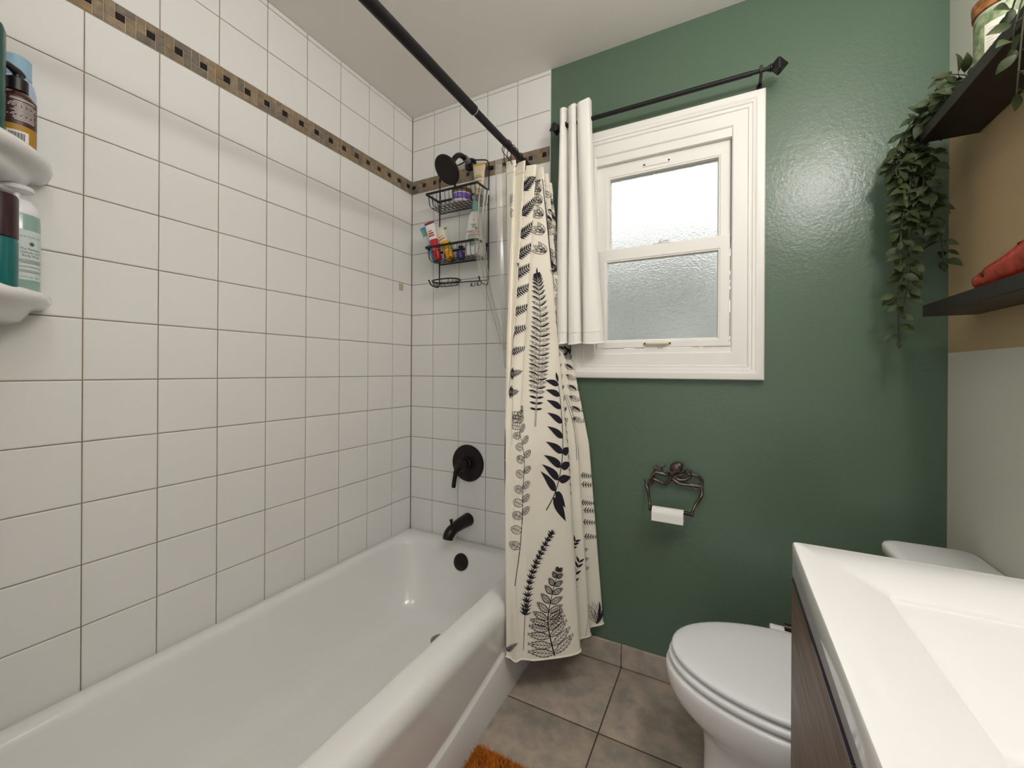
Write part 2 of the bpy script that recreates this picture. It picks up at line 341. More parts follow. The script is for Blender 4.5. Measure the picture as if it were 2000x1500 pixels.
# fine non-slip grid moulded into the tub floor
sx = nd(nt, 'ShaderNodeSeparateXYZ'); nt.links.new(tc.outputs['Object'], sx.inputs[0])
l1 = nd(nt, 'ShaderNodeMath', operation='LESS_THAN'); l1.inputs[1].default_value = .0585; nt.links.new(sx.outputs[2], l1.inputs[0])
l2_ = nd(nt, 'ShaderNodeMath', operation='LESS_THAN'); l2_.inputs[1].default_value = .2; nt.links.new(sx.outputs[0], l2_.inputs[0])
lt = nd(nt, 'ShaderNodeMath', operation='MULTIPLY'); nt.links.new(l1.outputs[0], lt.inputs[0]); nt.links.new(l2_.outputs[0], lt.inputs[1])
br = nd(nt, 'ShaderNodeTexBrick', Scale=9.0); br.inputs['Color1'].default_value = (.785, .785, .76, 1); br.inputs['Color2'].default_value = (.79, .79, .77, 1); br.inputs['Mortar'].default_value = (.80, .80, .77, 1)
br.inputs['Mortar Size'].default_value = .018; nt.links.new(tc.outputs['Object'], br.inputs['Vector'])
mx = nd(nt, 'ShaderNodeMix'); mx.data_type = 'RGBA'; mx.inputs[6].default_value = (.80, .80, .785, 1)
nt.links.new(lt.outputs[0], mx.inputs[0]); nt.links.new(br.outputs['Color'], mx.inputs[7]); nt.links.new(mx.outputs[2], p.inputs['Base Color'])
tub = thing('bathtub', 'long white enamelled bathtub with rolled rim against the tiled walls', 'bathtub', (.37, -.76, 0))
t.build('tub_body', M['tub'], tub, ang=60)
n_ = Vector((0, -1, .22)).normalized(); oc = Vector((.372, -.089, .292))
o = MB(); o.lathe([(.036, -.004), (.037, .004), (.035, .009), (.028, .012), (.002, .0125)], oc, n_, 36)
ov = o.build('overflow_plate', M['bronze'], tub); ov['label'] = 'dark bronze round overflow plate'
o = MB(); o.sphere(oc+n_*.012+Vector((0, 0, -.012)), .011, 14, 8, 0, (1.2, .8, 1.4)); o.build('trip_lever', M['bronze'], ov)
o = MB(); o.lathe([(.034, 0), (.033, .004), (.024, .005), (.021, .002), (.002, .002)], (.390, -.272, .0545), (0, 0, 1), 32); o.lathe([(.016, 0), (.018, .012), (.014, .016), (.002, .017)], (.390, -.272, .0555), (0, 0, 1), 24)
d_ = o.build('drain', M['cupb'], tub); d_['label'] = 'grey metal drain'
CUR=[(1.898,[(0.702,-0.300),(0.744,-0.311),(0.725,-0.275),(0.773,-0.292),(0.745,-0.250),(0.796,-0.248),(0.765,-0.212),(0.811,-0.222),(0.772,-0.175),(0.808,-0.165),(0.762,-0.120),(0.790,-0.085),(0.745,-0.060)]),
(1.254,[(0.736,-0.345),(0.7463,-0.372),(0.7466,-0.35),(0.7651,-0.355),(0.7457,-0.325),(0.7796,-0.3),(0.7504,-0.265),(0.8392,-0.14),(0.8022,-0.1),(0.8313,-0.052),(0.8137,-0.04),(0.8459,-0.02),(0.8298,-0.012)]),
(0.854,[(0.7506,-0.375),(0.7515,-0.392),(0.7570,-0.388),(0.7655,-0.380),(0.7735,-0.370),(0.7830,-0.358),(0.7970,-0.338),(0.8915,-0.17),(0.8586,-0.13),(0.9079,-0.095),(0.8837,-0.06),(0.9319,-0.028),(0.9108,-0.014)]),
(0.159,[(0.7525,-0.355),(0.7489,-0.367),(0.7641,-0.362),(0.7852,-0.365),(0.7977,-0.355),(0.8218,-0.345),(0.8495,-0.322),(0.959,-0.225),(0.9367,-0.175),(0.9698,-0.12),(0.9488,-0.07),(0.9921,-0.024),(0.9726,-0.012)])]
def cr(p0,p1,p2,p3,t):
    return .5*((2*p1)+(-p0+p2)*t+(2*p0-5*p1+4*p2-p3)*t*t+(-p0+3*p1-3*p2+p3)*t**3)
def curcol(z):
    L=CUR
    if z>=L[0][0]: return L[0][1]
    if z<=L[-1][0]: return L[-1][1]
    for i in range(3):
        if L[i+1][0]<=z<=L[i][0]: break
    t=(L[i][0]-z)/(L[i][0]-L[i+1][0])
    a=L[max(i-1,0)][1];b=L[i][1];c=L[i+1][1];d=L[min(i+2,3)][1]
    out=[]
    for k in range(13):
        out.append(tuple(b[k][j]+(c[k][j]-b[k][j])*t for j in (0,1)))
    return out
def curP(c,z):
    cl=curcol(z); c=min(max(c,0),11.9999); i=int(c); t=c-i
    q=[cl[min(max(i+k,0),12)] for k in (-1,0,1,2)]
    return (cr(q[0][0],q[1][0],q[2][0],q[3][0],t),cr(q[0][1],q[1][1],q[2][1],q[3][1],t),z)
# ------------------------------------------------------------------ shower fittings on the back wall
sh = thing('shower_fixture', 'round black shower head on a curved arm above the wire caddy', 'shower head', (.352, 0, 2.10))
MB().lathe([(.031, -.001), (.031, .004), (.027, .010), (.014, .015), (.012, .016)], (.352, 0, 2.10), (0, -1, 0), 32).build('flange', M['bronze'], sh)
MB().tube(smooth_path([(.352, 0, 2.10), (.352, -.035, 2.107), (.350, -.07, 2.110), (.348, -.098, 2.100), (.346, -.122, 2.076), (.3445, -.136, 2.052)], 6), .0115, 16).build('arm', M['bronze'], sh)
g_ = MB(); g_.tube(smooth_path([(.352, -.022, 2.105), (.352, -.036, 2.108), (.351, -.05, 2.110)], 3), .0145, 16)
g_.build('arm_grip', mat('clear_rubber', (.35, .34, .33), .25, trans=.5), sh)
n_ = Vector((-.22, -.70, -.66)).normalized(); fc = Vector((.337, -.168, 2.006))
hd_ = MB().lathe([(.012, -.052), (.016, -.046), (.018, -.036), (.026, -.028), (.044, -.020), (.060, -.012), (.0645, -.006), (.0645, -.001), (.062, .001)], fc, n_, 48).build('spray_body', M['bronze'], sh)
fm = MB(); fm.lathe([(.0615, .0006), (.0605, .0022), (.03, .0032), (.002, .0034)], fc, n_, 48)
a_ = n_.orthogonal().normalized(); b_ = n_.cross(a_)
for rr, k in ((.012, 6), (.024, 12), (.037, 18), (.050, 24)):
    for i in range(k):
        q = fc+n_*.0028+(a_*math.cos(2*PI*i/k)+b_*math.sin(2*PI*i/k))*rr; fm.lathe([(.0021, 0), (.0017, .0016)], q, n_, 6)
fm.build('spray_face', M['bronze'], hd_)
lv = MB(); dn = (Vector((0, 0, -1))-n_*(-n_.z)).normalized(); lv.tube([fc+dn*.06, fc+dn*.078], [.006, .005], 8); lv.build('spray_lever', M['bronze'], hd_)
va = thing('shower_valve', 'black round tub and shower valve plate with single lever', 'valve', (.346, 0, .711))
MB().lathe([(.085, -.001), (.086, .003), (.083, .008), (.05, .0105), (.045, .0105)], (.346, 0, .711), (0, -1, 0), 48).build('escutcheon', M['bronze'], va)
MB().lathe([(.031, .008), (.031, .026), (.027, .028), (.027, .058), (.024, .064), (.01, .066), (.001, .066)], (.346, 0, .711), (0, -1, 0), 32).build('hub', M['bronze'], va)
l_ = MB(); l_.tube(smooth_path([(.341, -.052, .716), (.330, -.064, .700), (.325, -.071, .672), (.322, -.076, .640), (.320, -.079, .612)], 5), [.013]*6+[.0115]*5+[.010]*9+[.007], 14); l_.build('lever', M['bronze'], va)
sp = thing('tub_spout', 'black tub spout with pull-up diverter below the valve', 'spout', (.348, 0, .448))
MB().tube(smooth_path([(.348, .001, .448), (.3475, -.01, .448), (.345, -.05, .4465), (.342, -.09, .442), (.339, -.118, .434), (.337, -.136, .420), (.336, -.142, .404)], 6), lerp_list([.031, .031, .029, .0265, .0245, .0255, .024, .0225], 37), 28).build('spout_body', M['bronze'], sp)
MB().lathe([(.0045, 0), (.0045, .016), (.0075, .026), (.0085, .030), (.007, .033)], (.3385, -.120, .452), (0, 0, 1), 14).build('diverter_knob', M['bronze'], sp)
hk = thing('adhesive_hook_plate', 'small cream adhesive hook plate on the left tiles near the corner', 'hook plate', (0, -.0775, 1.5495))
o = MB(); P_ = lambda d, h: [(h, -.0775-.013+d, 1.5495-.0165+d), (h, -.0775+.013-d, 1.5495-.0165+d), (h, -.0775+.013-d, 1.5495+.0165-d), (h, -.0775-.013+d, 1.5495+.0165-d)]
o.loft([P_(0, 0), P_(.001, .004), P_(.006, .004), P_(.007, .0015)], False, True); o.build('plate', mat('yellowed_plastic', (.50, .44, .31), .5), hk)
# ------------------------------------------------------------------ wire caddy
cd = thing('shower_caddy', 'black wire shower caddy with two baskets hanging from the shower arm', 'caddy', (.326, -.02, 1.53))
w = MB(); XL, XQ, YW = .19, .462, -.0215
w.tube(smooth_path([(.352, -.03, 2.121), (.325, YW, 2.108), (.23, YW, 2.092), (.203, YW, 2.086), (.191, YW, 2.068), (XL, YW, 2.04)], 6)+[Vector((XL, YW, 1.57))]+smooth_path([(XL, YW, 1.555), (XL, -.03, 1.540), (XL, -.055, 1.536), (XL, -.085, 1.541), (XL, -.098, 1.556)], 5), .0030, 8)
w.tube(smooth_path([(.352, -.03, 2.121), (.38, YW, 2.108), (.43, YW, 2.096), (.452, YW, 2.088), (.461, YW, 2.07), (XQ, YW, 2.04)], 6)+[Vector((XQ, YW, 1.56))]+smooth_path([(XQ, YW, 1.545), (XQ, -.03, 1.528), (XQ, -.055, 1.524), (XQ, -.085, 1.530), (XQ, -.098, 1.546)], 5), .0030, 8)
for x, z in ((XL, 1.557), (XQ, 1.547)): w.sphere((x, -.099, z), .0046, 10, 8)
w.box(XQ-.005, XQ+.005, YW-.005, YW+.004, 2.045, 2.062, 0, .001); w.box(XL-.005, XL+.005, YW-.005, YW+.004, 2.045, 2.062, 0, .001)
w.tube([(XL, YW, 1.557), (XQ, YW, 1.549)], .0025, 8)
w.build('frame', M['wire'], cd)
def basket(zr, zb, nm):
    b = MB(); y0, y1 = -.024, -.122; x0, x1 = .186, .466
    b.loft([[(x0+d, y0-d, z), (x0+d, y1+d, z), (x1-d, y1+d, z), (x1-d, y0-d, z)] for d, z in ((0, zr-.005), (0, zr+.005), (.0035, zr+.005), (.0035, zr-.005), (0, zr-.005))], False, False)
    for i in range(12):
        x = x0+.012+(x1-x0-.024)*i/11; k = .008*(1-2*i/11)
        b.tube([(x, y1+.002, zr), (x+k*.4, y1+.006, zb+.018), (x+k*.6, y1+.010, zb+.006), (x+k, y1+.022, zb), (x+k, y0-.006, zb), (x+k*.6, y0-.002, zb+.01), (x, y0, zr)], .0014, 6)
    for i in range(4):
        y = y1+.022+(y0-y1-.034)*i/3
        b.tube([(x0+.002, y, zr), (x0+.008, y, zb+.014), (x0+.018, y, zb-.001), (x1-.018, y, zb-.001), (x1-.008, y, zb+.014), (x1-.002, y, zr)], .0014, 6)
    b.tube([(x0+.002, y0, zb), (x1-.002, y0, zb)], .0022, 6)
    b.build(nm, M['wire'], cd)
basket(1.948, 1.888, 'upper_basket'); basket(1.704, 1.645, 'lower_basket')
s_ = MB(); q = [Vector((.262+.072*math.cos(a)*(abs(math.cos(a))**-.35 if abs(math.cos(a)) > .05 else 1), -.064+.04*math.sin(a), 1.557)) for a in [2*PI*i/32 for i in range(32)]]
s_.tube(q, .0032, 8, closed=True); s_.tube([p_+(Vector((.262, -.064, 1.557))-p_)*.1+Vector((0, 0, -.018)) for p_ in q], .0016, 6, closed=True)
for i in range(0, 32, 2):
    p_ = q[i]; s_.tube([p_, p_+(Vector((.262, -.064, 1.557))-p_)*.1+Vector((0, 0, -.018))], .0012, 5)
for i in range(7):
    x = .21+.017*i; s_.tube([(x, -.03, 1.5385), (x, -.098, 1.5385)], .0012, 5)
s_.build('soap_dish', M['wire'], cd)
r_ = MB()
for x in (.385, .418):
    r_.tube(smooth_path([(x-.008, YW, 1.551), (x-.008, YW-.004, 1.535), (x-.008, YW-.014, 1.526), (x, YW-.022, 1.530), (x, YW-.024, 1.540), (x, YW-.022, 1.530), (x+.008, YW-.014, 1.526), (x+.008, YW-.004, 1.535), (x+.008, YW, 1.551)], 4), .0014, 6)
r_.build('razor_hooks', M['wire'], cd)
# things in the caddy
GR = 'bottles and tubes in the wire caddy'
def lbl_lines(mb, c, rad, face, z0, dz, n, half, mi, h=.0011):
    for i in range(n):
        wrap_patch(mb, c, rad, face+R.uniform(-.06, .06), half*R.uniform(.6, 1), z0-dz*i, z0-dz*i+h, mi, .0006, 6)
FB = math.atan2(-1.5, 1.05)          # direction from the caddy to the middle of the room
z = 1.891; c = (.352, -.071)
j = thing('cosmetic_jar', 'squat cosmetic jar with brown lid and purple label in the upper basket', 'jar', (*c, z), GR)
b = MB(); b.lathe([(.038, 0), (.0435, .003), (.0445, .008), (.0445, .040), (.043, .043), (.002, .044)], (*c, z), (0, 0, 1), 40); b.build('jar_body', mat('pinkish_white_plastic', (.72, .62, .64), .3), j)
b = MB(); b.lathe([(.002, .0435), (.0455, .0435), (.046, .046), (.046, .062), (.044, .0645), (.002, .065)], (*c, z), (0, 0, 1), 40); b.build('lid', mat('brown_lid', (.16, .105, .045), .35), j)
b = MB(); wrap_patch(b, c, .0445, FB, 1.5, z+.011, z+.037, 0, .0004, 24)
for k in range(14): wrap_patch(b, c, .0445, FB+R.uniform(-1.1, 1.1), R.uniform(.05, .25), z+.013+.0016*k, z+.0142+.0016*k, R.choice((1, 2)), .0007, 5)
b.build('label', [mat('purple_label', (.16, .10, .42), .4), mat('pale_violet_print', (.55, .48, .75), .4), mat('blue_violet_print', (.12, .10, .55), .4)], j)
def tube_bottle(nm, label, cols, base, top, r, wd, capl, wang, seed, prints):
    """squeezable tube standing on its cap: round at the cap, flattened to a crimp at the end"""
    o = thing(nm, label, 'tube', base, GR); B = Vector(base); T = Vector(top); ax = (T-B).normalized(); Lh = (T-B).length
    s = Vector((math.cos(wang), math.sin(wang), 0)); s = (s-ax*s.dot(ax)).normalized(); q = ax.cross(s)
    rg = lambda h, a, c_: [B+ax*h+s*(a*math.cos(2*PI*k/28))+q*(c_*math.sin(2*PI*k/28)) for k in range(28)]
    m_ = MB(); n = 14
    for i in range(n): pass
    loops = [rg(capl, r*.9, r*.9)]
    for i in range(n+1):
        t = i/n; h = capl+.002+(Lh-capl-.012)*t; loops.append(rg(h, r+(wd-r)*t**1.1, r*(1-t)**.75+.0012))
    m_.loft(loops, True, True)
    body = m_.build('tube_body', cols[0], o, ang=60)
    cr_ = MB(); cr_.loft([rg(Lh-.011, wd*1.005, .0016), rg(Lh, wd*1.01, .0012)], True, True); cr_.build('crimp', cols[2], o)
    MB().loft([rg(0, r*.86, r*.86), rg(.002, r*.93, r*.93), rg(capl, r*.97, r*.97), rg(capl+.001, r*.8, r*.8)], True, True).build('cap', cols[1], o)
    for (t0, t1, f0, f1, mi) in prints:
        pm = MB(); ps = []
        for t in [t0+(t1-t0)*i/6 for i in range(7)]:
            h = capl+.002+(Lh-capl-.012)*t; a = r+(wd-r)*t**1.1+.0005; c_ = r*(1-t)**.75+.0017
            ps.append([B+ax*h+s*(a*math.cos(f))+q*(c_*math.sin(f)) for f in [f0+(f1-f0)*k/10 for k in range(11)]])
        pm.loft(ps, False, False, False, mi); pm.build('label', cols[3+mi], o, fix=False).data.polygons.foreach_set('material_index', [0]*len(ps[0][:-1])*(len(ps)-1))
    return o
PM = lambda n, c, r=.35: mat(n, c, r)
cw = PM('tube_white', (.78, .76, .73)); 
tube_bottle('lotion_tube', 'tall beige lotion tube on black cap at right end of upper basket', [PM('beige_tube', (.66, .56, .40)), M['black_p'], PM('ochre_crimp', (.62, .38, .08)), PM('ochre_print', (.55, .36, .08)), PM('grey_print', (.25, .25, .24))],
            (.433, -.055, 1.891), (.420, -.036, 2.075), .019, .030, .028, .15, 1, [(.18, .24, 3.6, 4.6, 0), (.42, .46, 3.9, 5.4, 1), (.55, .60, 3.8, 5.5, 1), (.62, .66, 4.2, 5.2, 0)])
TZ = 1.648
tube_bottle('toothpaste_tube', 'sky blue tube leaning at the left end of the lower basket', [PM('sky_blue', (.10, .42, .62)), PM('deep_blue', (.05, .30, .55)), PM('blue_crimp', (.07, .32, .50)), PM('pale_blue_print', (.55, .70, .76)), PM('gold_print', (.45, .30, .06))],
            (.208, -.066, TZ), (.160, -.096, 1.812), .0175, .025, .022, .3, 2, [(.45, .75, 3.6, 5.9, 0), (.78, .9, 3.8, 5.0, 1)])
tube_bottle('toothpaste_tube', 'white and red tube leaning second from left in the lower basket', [cw, PM('red_cap', (.42, .01, .02)), PM('maroon_crimp', (.20, .03, .05)), PM('red_print', (.50, .015, .03)), PM('dark_print', (.10, .03, .04))],
            (.243, -.098, TZ), (.198, -.112, 1.822), .019, .024, .045, .2, 3, [(.0, .38, 3.2, 6.2, 0), (.5, .56, 4.0, 5.4, 0), (.6, .65, 4.1, 5.3, 1), (.7, .74, 4.2, 5.0, 0)])
tube_bottle('toothpaste_tube', 'white and green tube behind the red one in the lower basket', [PM('green_tube', (.62, .70, .58)), PM('green_cap', (.05, .20, .03)), PM('green_crimp', (.10, .40, .05)), PM('green_print', (.04, .17, .03))],
            (.285, -.051, TZ), (.225, -.048, 1.808), .0175, .022, .022, .2, 4, [(.0, .5, 3.2, 6.2, 0)])
tube_bottle('toothpaste_tube', 'white and orange tube leaning left beside the green one in the lower basket', [PM('cream_tube', (.76, .70, .60)), PM('orange_cap', (.72, .30, .01)), PM('cream_crimp', (.70, .66, .58)), PM('orange_print', (.75, .38, .02)), PM('brown_print', (.35, .22, .05))],
            (.306, -.092, TZ), (.226, -.080, 1.800), .0195, .024, .034, .2, 5, [(.02, .42, 3.2, 6.2, 0), (.5, .56, 3.9, 5.4, 1), (.62, .67, 4.1, 5.3, 0)])
sb = thing('small_bottle', 'small purple bottle with dark pointed cap in the middle of the lower basket', 'bottle', (.338, -.058, TZ), GR)
MB().lathe([(.012, 0), (.0155, .003), (.0165, .02), (.0135, .036), (.006, .041), (.002, .041)], (.338, -.058, TZ), (0, 0, 1), 24).build('bottle_body', PM('violet_plastic', (.10, .05, .30)), sb)
MB().lathe([(.005, .040), (.006, .046), (.012, .058), (.0115, .06), (.001, .060)], (.338, -.058, TZ), (0, 0, 1), 20).build('cap', M['black_p'], sb)
# big white lotion bottle
c = (.424, -.072)
lb = thing('lotion_bottle', 'white tapered body wash bottle with teal cap in the lower basket', 'bottle', (*c, TZ), GR)
fd = Vector((math.cos(FB), math.sin(FB), 0)); sd = Vector((-fd.y, fd.x, 0))
fd2 = Vector((.15, -1, 0)).normalized(); sd2 = Vector((-fd2.y, fd2.x, 0))
def bt(h): # half-width, half-depth with height
    for (h0, a0, d0), (h1, a1, d1) in zip(BT, BT[1:]):
        if h0 <= h <= h1:
            t = (h-h0)/(h1-h0); t = t*t*(3-2*t) if h0 > .05 else t; return a0+(a1-a0)*t, d0+(d1-d0)*t
    return BT[-1][1:]
BT = [(0, .040, .026), (.004, .044, .030), (.05, .0445, .030), (.10, .041, .029), (.15, .034, .026), (.182, .026, .022), (.192, .019, .018), (.194, .014, .014)]
rg = lambda h, g=0: [Vector((*c, TZ+h))+sd2*((bt(h)[0]+g)*math.copysign(abs(math.cos(a))**.8, math.cos(a)))+fd2*((bt(h)[1]+g)*math.copysign(abs(math.sin(a))**.8, math.sin(a))) for a in [2*PI*k/40 for k in range(40)]]
MB().loft([rg(h) for h in (0, .002, .004, .02, .05, .07, .09, .105, .12, .135, .15, .16, .17, .182, .187, .192, .194)], True, True).build('bottle_body', PM('milk_white', (.80, .79, .76), .3), lb, ang=60)
MB().lathe([(.0135, .192), (.0165, .194), (.0165, .222), (.0135, .226), (.0135, .240), (.006, .243), (.001, .243)], (*c, TZ), (0, 0, 1), 28).build('cap', PM('teal_cap', (.06, .34, .27)), lb)
lm = MB()
def bpt(u, h): # on the bottle front, u sideways
    a, d = bt(h); s_ = max(-.98, min(.98, u/a)); return Vector((*c, TZ+h))+sd2*u+fd2*(d*(1-abs(s_)**2.5)**.4+.0008)
def bpatch(u0, u1, h0, h1, mi):
    lm.loft([[bpt(u0+(u1-u0)*i/6, h0+(h1-h0)*k/2) for i in range(7)] for k in range(3)], False, False, False, mi)
def btext(t, size, u, h, mi):
    v, f = text_mesh(t, size); lm.add([bpt(u+x, h+y) for x, y, _ in v], f, mi)
for k in range(7): bpatch(-.026+.0025*k, .020-.002*k, .075-.006*k, .0785-.006*k, 0)
bpatch(-.022, .026, .082, .088, 1); bpatch(-.018, .024, .0915, .094, 1)
for k in range(5):
    a = k*.5; bpatch(-.004+.006*math.cos(a)*k*.6, .012+.004*k*.5, .118+.0035*k, .1205+.0035*k, 0)
bpatch(.012, .022, .108, .120, 2); bpatch(.002, .007, .150, .154, 3)
btext('baby', .014, -.016, .103, 3); btext('Dove', .015, .012, .101, 3)
lm.build('label', [PM('teal_print', (.12, .42, .34)), PM('coral_print', (.62, .22, .14)), PM('red_leaf_print', (.50, .07, .04)), PM('navy_print', (.05, .07, .22))], lb)
# ------------------------------------------------------------------ corner shelves with bottles (left, near the camera)
def corner_shelf(zt, label):
    o = thing('corner_shelf', label, 'shelf', (0, YF, zt-.07), 'white corner shelves')
    def arc(r, z):
        return [Vector((.0, YF, z))]+[Vector((max(.0, r*math.cos(a)*1.0), YF+r*math.sin(a), z)) for a in [PI/2*i/32 for i in range(33)]]
    s = MB()
    P = [(.150, -.068), (.205, -.066), (.226, -.060), (.235, -.046), (.240, -.036), (.247, -.031), (.258, -.029), (.267, -.024), (.2715, -.015), (.270, -.006), (.264, -.001), (.256, .001), (.247, -.003), (.240, -.010)]
    s.loft([arc(r, zt+h) for r, h in P], True, True); s.build('shelf_body', M['porc'], o, ang=60); return o
ZS1, ZS2 = 1.592, 1.303
corner_shelf(ZS1, 'upper white ceramic corner shelf holding the amber pump bottle')
corner_shelf(ZS2, 'lower white ceramic corner shelf holding the pale green pump bottle')
GB = 'toiletries on the corner shelves'
def face_cam(c): return math.atan2(-1.2-c[1], 1.2-c[0])
def pump(mb, c, z, r, coll, stem_h, nl, ang, mi=0):
    mb.lathe([(r, 0), (r, coll), (r*.75, coll+.003), (r*.42, coll+.005), (r*.42, coll+stem_h), (r*.2, coll+stem_h)], (*c, z), (0, 0, 1), 24, mi)
    h = z+coll+stem_h; d = Vector((math.cos(ang), math.sin(ang), 0)); p0 = Vector((*c, h))
    mb.tube([p0-d*.012, p0, p0+d*nl*.6+Vector((0, 0, .001)), p0+d*nl+Vector((0, 0, -.005))], [.006, .0085, .006, .0045], 12, mi)
c = (.150, -1.338); fa = face_cam(c); zb = ZS1-.009
a_ = thing('pump_bottle', 'amber bottle with black pump at the front of the upper corner shelf', 'bottle', (*c, zb), GB)
MB().lathe([(.0235, 0), (.0255, .003), (.026, .01), (.026, .088), (.0245, .097), (.019, .106), (.012, .111), (.002, .112)], (*c, zb), (0, 0, 1), 40).build('bottle_body', mat('amber_glass', (.045, .012, .006), .12, coat=.5), a_)
b = MB(); pump(b, c, zb+.111, .0155, .024, .016, .040, fa-.95); b.build('pump', M['black_p'], a_)
b = MB(); wrap_patch(b, c, .026, fa, 1.5, zb+.004, zb+.038, 0, .0004, 24); wrap_patch(b, c, .026, fa, 1.5, zb+.038, zb+.094, 1, .0004, 24)
lbl_lines(b, c, .026, fa+.02, zb+.089, .0024, 2, .95, 2, .0010); lbl_lines(b, c, .026, fa+.05, zb+.082, .0029, 13, .85, 2, .0011)
wrap_patch(b, c, .026, fa-.35, .62, zb+.006, zb+.026, 2, .0007, 12)
for k in range(16): wrap_patch(b, c, .026, fa-.72+.05*k, .012 if k % 3 else .02, zb+.008, zb+.022, 3, .0010, 2)
b.build('label', [mat('ochre_label', (.40, .21, .02), .5), mat('dark_brown_label', (.05, .02, .02), .4), mat('white_print', (.75, .72, .68), .5), mat('barcode_black', (.02, .02, .04), .6)], a_)
c = (.045, -1.3165); fa = face_cam(c)
b_ = thing('spray_bottle', 'pale blue capped bottle behind the amber bottle on the upper corner shelf', 'bottle', (*c, zb), GB)
MB().lathe([(.026, 0), (.0285, .004), (.029, .01), (.029, .158), (.026, .174), (.0225, .182), (.021, .184), (.002, .184)], (*c, zb), (0, 0, 1), 40).build('bottle_body', mat('pale_blue_plastic', (.42, .52, .70), .35), b_)
MB().lathe([(.0215, .184), (.0225, .186), (.0228, .191), (.0222, .192), (.0222, .226), (.019, .230), (.002, .231)], (*c, zb), (0, 0, 1), 36).build('cap', mat('light_blue_cap', (.30, .48, .62), .4), b_)
c = (.185, -1.393)
g_ = thing('shampoo_bottle', 'dark green tall bottle at the left edge of the upper corner shelf', 'bottle', (*c, zb), GB)
MB().lathe([(.030, 0), (.0325, .004), (.033, .01), (.033, .195), (.030, .206), (.002, .208)], (*c, zb), (0, 0, 1), 40).build('bottle_body', mat('dark_green_plastic', (.008, .075, .055), .25), g_)
MB().lathe([(.022, .2075), (.022, .232), (.020, .235), (.001, .235)], (*c, zb), (0, 0, 1), 32).build('cap', M['black_p'], g_)
c = (.075, -1.3215); fa = face_cam(c)+.34; zb = ZS2-.009
w_ = thing('pump_bottle', 'pale green body wash bottle with white pump on the lower corner shelf', 'bottle', (*c, zb), GB)
rB = .034
MB().lathe([(.031, 0), (.0335, .004), (rB, .01), (rB, .164), (.0325, .172), (.002, .174)], (*c, zb), (0, 0, 1), 48).build('bottle_body', mat('pale_green_plastic', (.27, .42, .355), .25, coat=.3), w_)
b = MB(); b.lathe([(.033, .1715), (.0335, .174), (.033, .181), (.0285, .194), (.021, .204), (.014, .207), (.006, .208), (.006, .222), (.001, .222)], (*c, zb), (0, 0, 1), 40)
d = Vector((math.cos(fa-1.75), math.sin(fa-1.75), 0)); p0 = Vector((*c, zb+.226))
b.lathe([(.010, -.004), (.024, -.001), (.025, .004), (.023, .0075), (.001, .008)], p0, (0, 0, 1), 32); b.tube([p0, p0+d*.03, p0+d*.048+Vector((0, 0, -.004))], [.008, .006, .004], 10)
b.build('pump', M['whitep'], w_)
b = MB(); wrap_patch(b, c, rB, fa, 1.15, zb+.034, zb+.138, 0, .0004, 30)
wrap_text(b, 'N A T U R I U M', .0050, c, rB, fa, zb+.124, 1)
for k in range(14): a = 2*PI*k/14
b.add([(c[0]+(rB+.0008)*math.cos(fa+.0042*math.cos(2*PI*k/14)/rB), c[1]+(rB+.0008)*math.sin(fa+.0042*math.cos(2*PI*k/14)/rB), zb+.110+.0042*math.sin(2*PI*k/14)) for k in range(14)], [tuple(range(14))], 2)
for t_, sz, zz in (('The Perfector', .0064, .0985), ('Salicylic Acid', .0064, .0915), ('Body Wash', .0064, .0845)): wrap_text(b, t_, sz, c, rB, fa, zb+zz, 1)
wrap_text(b, '16.9 FL. OZ. / 500 ML', .0040, c, rB, fa, zb+.040, 1)
for zz, hh in ((.075, .62), (.072, .66), (.069, .5), (.061, .6), (.053, .66), (.050, .6)): wrap_patch(b, c, rB, fa, hh, zb+zz, zb+zz+.0009, 1, .0008, 10)
b.build('label', [mat('mint_white_label', (.62, .70, .68), .5), mat('black_label_print', (.03, .03, .04), .6), mat('olive_emblem', (.10, .14, .10), .5)], w_)
c = (.177, -1.3745); fa = face_cam(c)
t_ = thing('shampoo_bottle', 'plum and teal bottle at the left edge of the lower corner shelf', 'bottle', (*c, zb), GB)
MB().lathe([(.030, 0), (.033, .004), (.0335, .01), (.0335, .092), (.0325, .096), (.002, .097)], (*c, zb), (0, 0, 1), 40).build('bottle_body', mat('teal_plastic', (.006, .13, .125), .25), t_)
MB().lathe([(.031, .0965), (.0335, .099), (.0335, .176), (.032, .180), (.002, .181)], (*c, zb), (0, 0, 1), 40).build('cap', mat('plum_plastic', (.035, .012, .016), .3), t_)
# ------------------------------------------------------------------ shower rod, rings, curtain, liner
RX, RZ = .710, 1.954
rod = thing('shower_curtain_rod', 'long black telescoping shower curtain rod running below the ceiling', 'curtain rod', (RX, -.76, RZ))
MB().tube([(RX, -.012, RZ), (RX, -.56, RZ)], .0122, 20).build('inner_tube', M['blk'], rod)
MB().tube([(RX, -.53, RZ), (RX, YF+.012, RZ)], .0152, 24).build('outer_tube', M['blk'], rod)
MB().tube([(RX, -.5285, RZ), (RX, -.532, RZ)], .0156, 24).build('joint_ring', mat('grey_plastic_ring', (.3, .3, .31), .4), rod)
for y0, y1 in ((.0, -.014), (YF, YF+.014)):
    MB().tube([(RX, y0, RZ), (RX, y0+(y1-y0)*.5, RZ), (RX, y1, RZ)], [.024, .023, .015], 28).build('end_cap', M['blk'], rod)
sc = thing('shower_curtain', 'cream shower curtain printed with black ferns and leaves, bunched by the wall', 'shower curtain', (.86, -.19, .16))
ZT, ZB = 1.897, .159
def bottom(c): return ZB+.004*math.sin(c*1.7)
def topz(c): return ZT-.006*(1-math.cos(c*PI))*.5
cl = MB(); NC, NZ = 144, 96
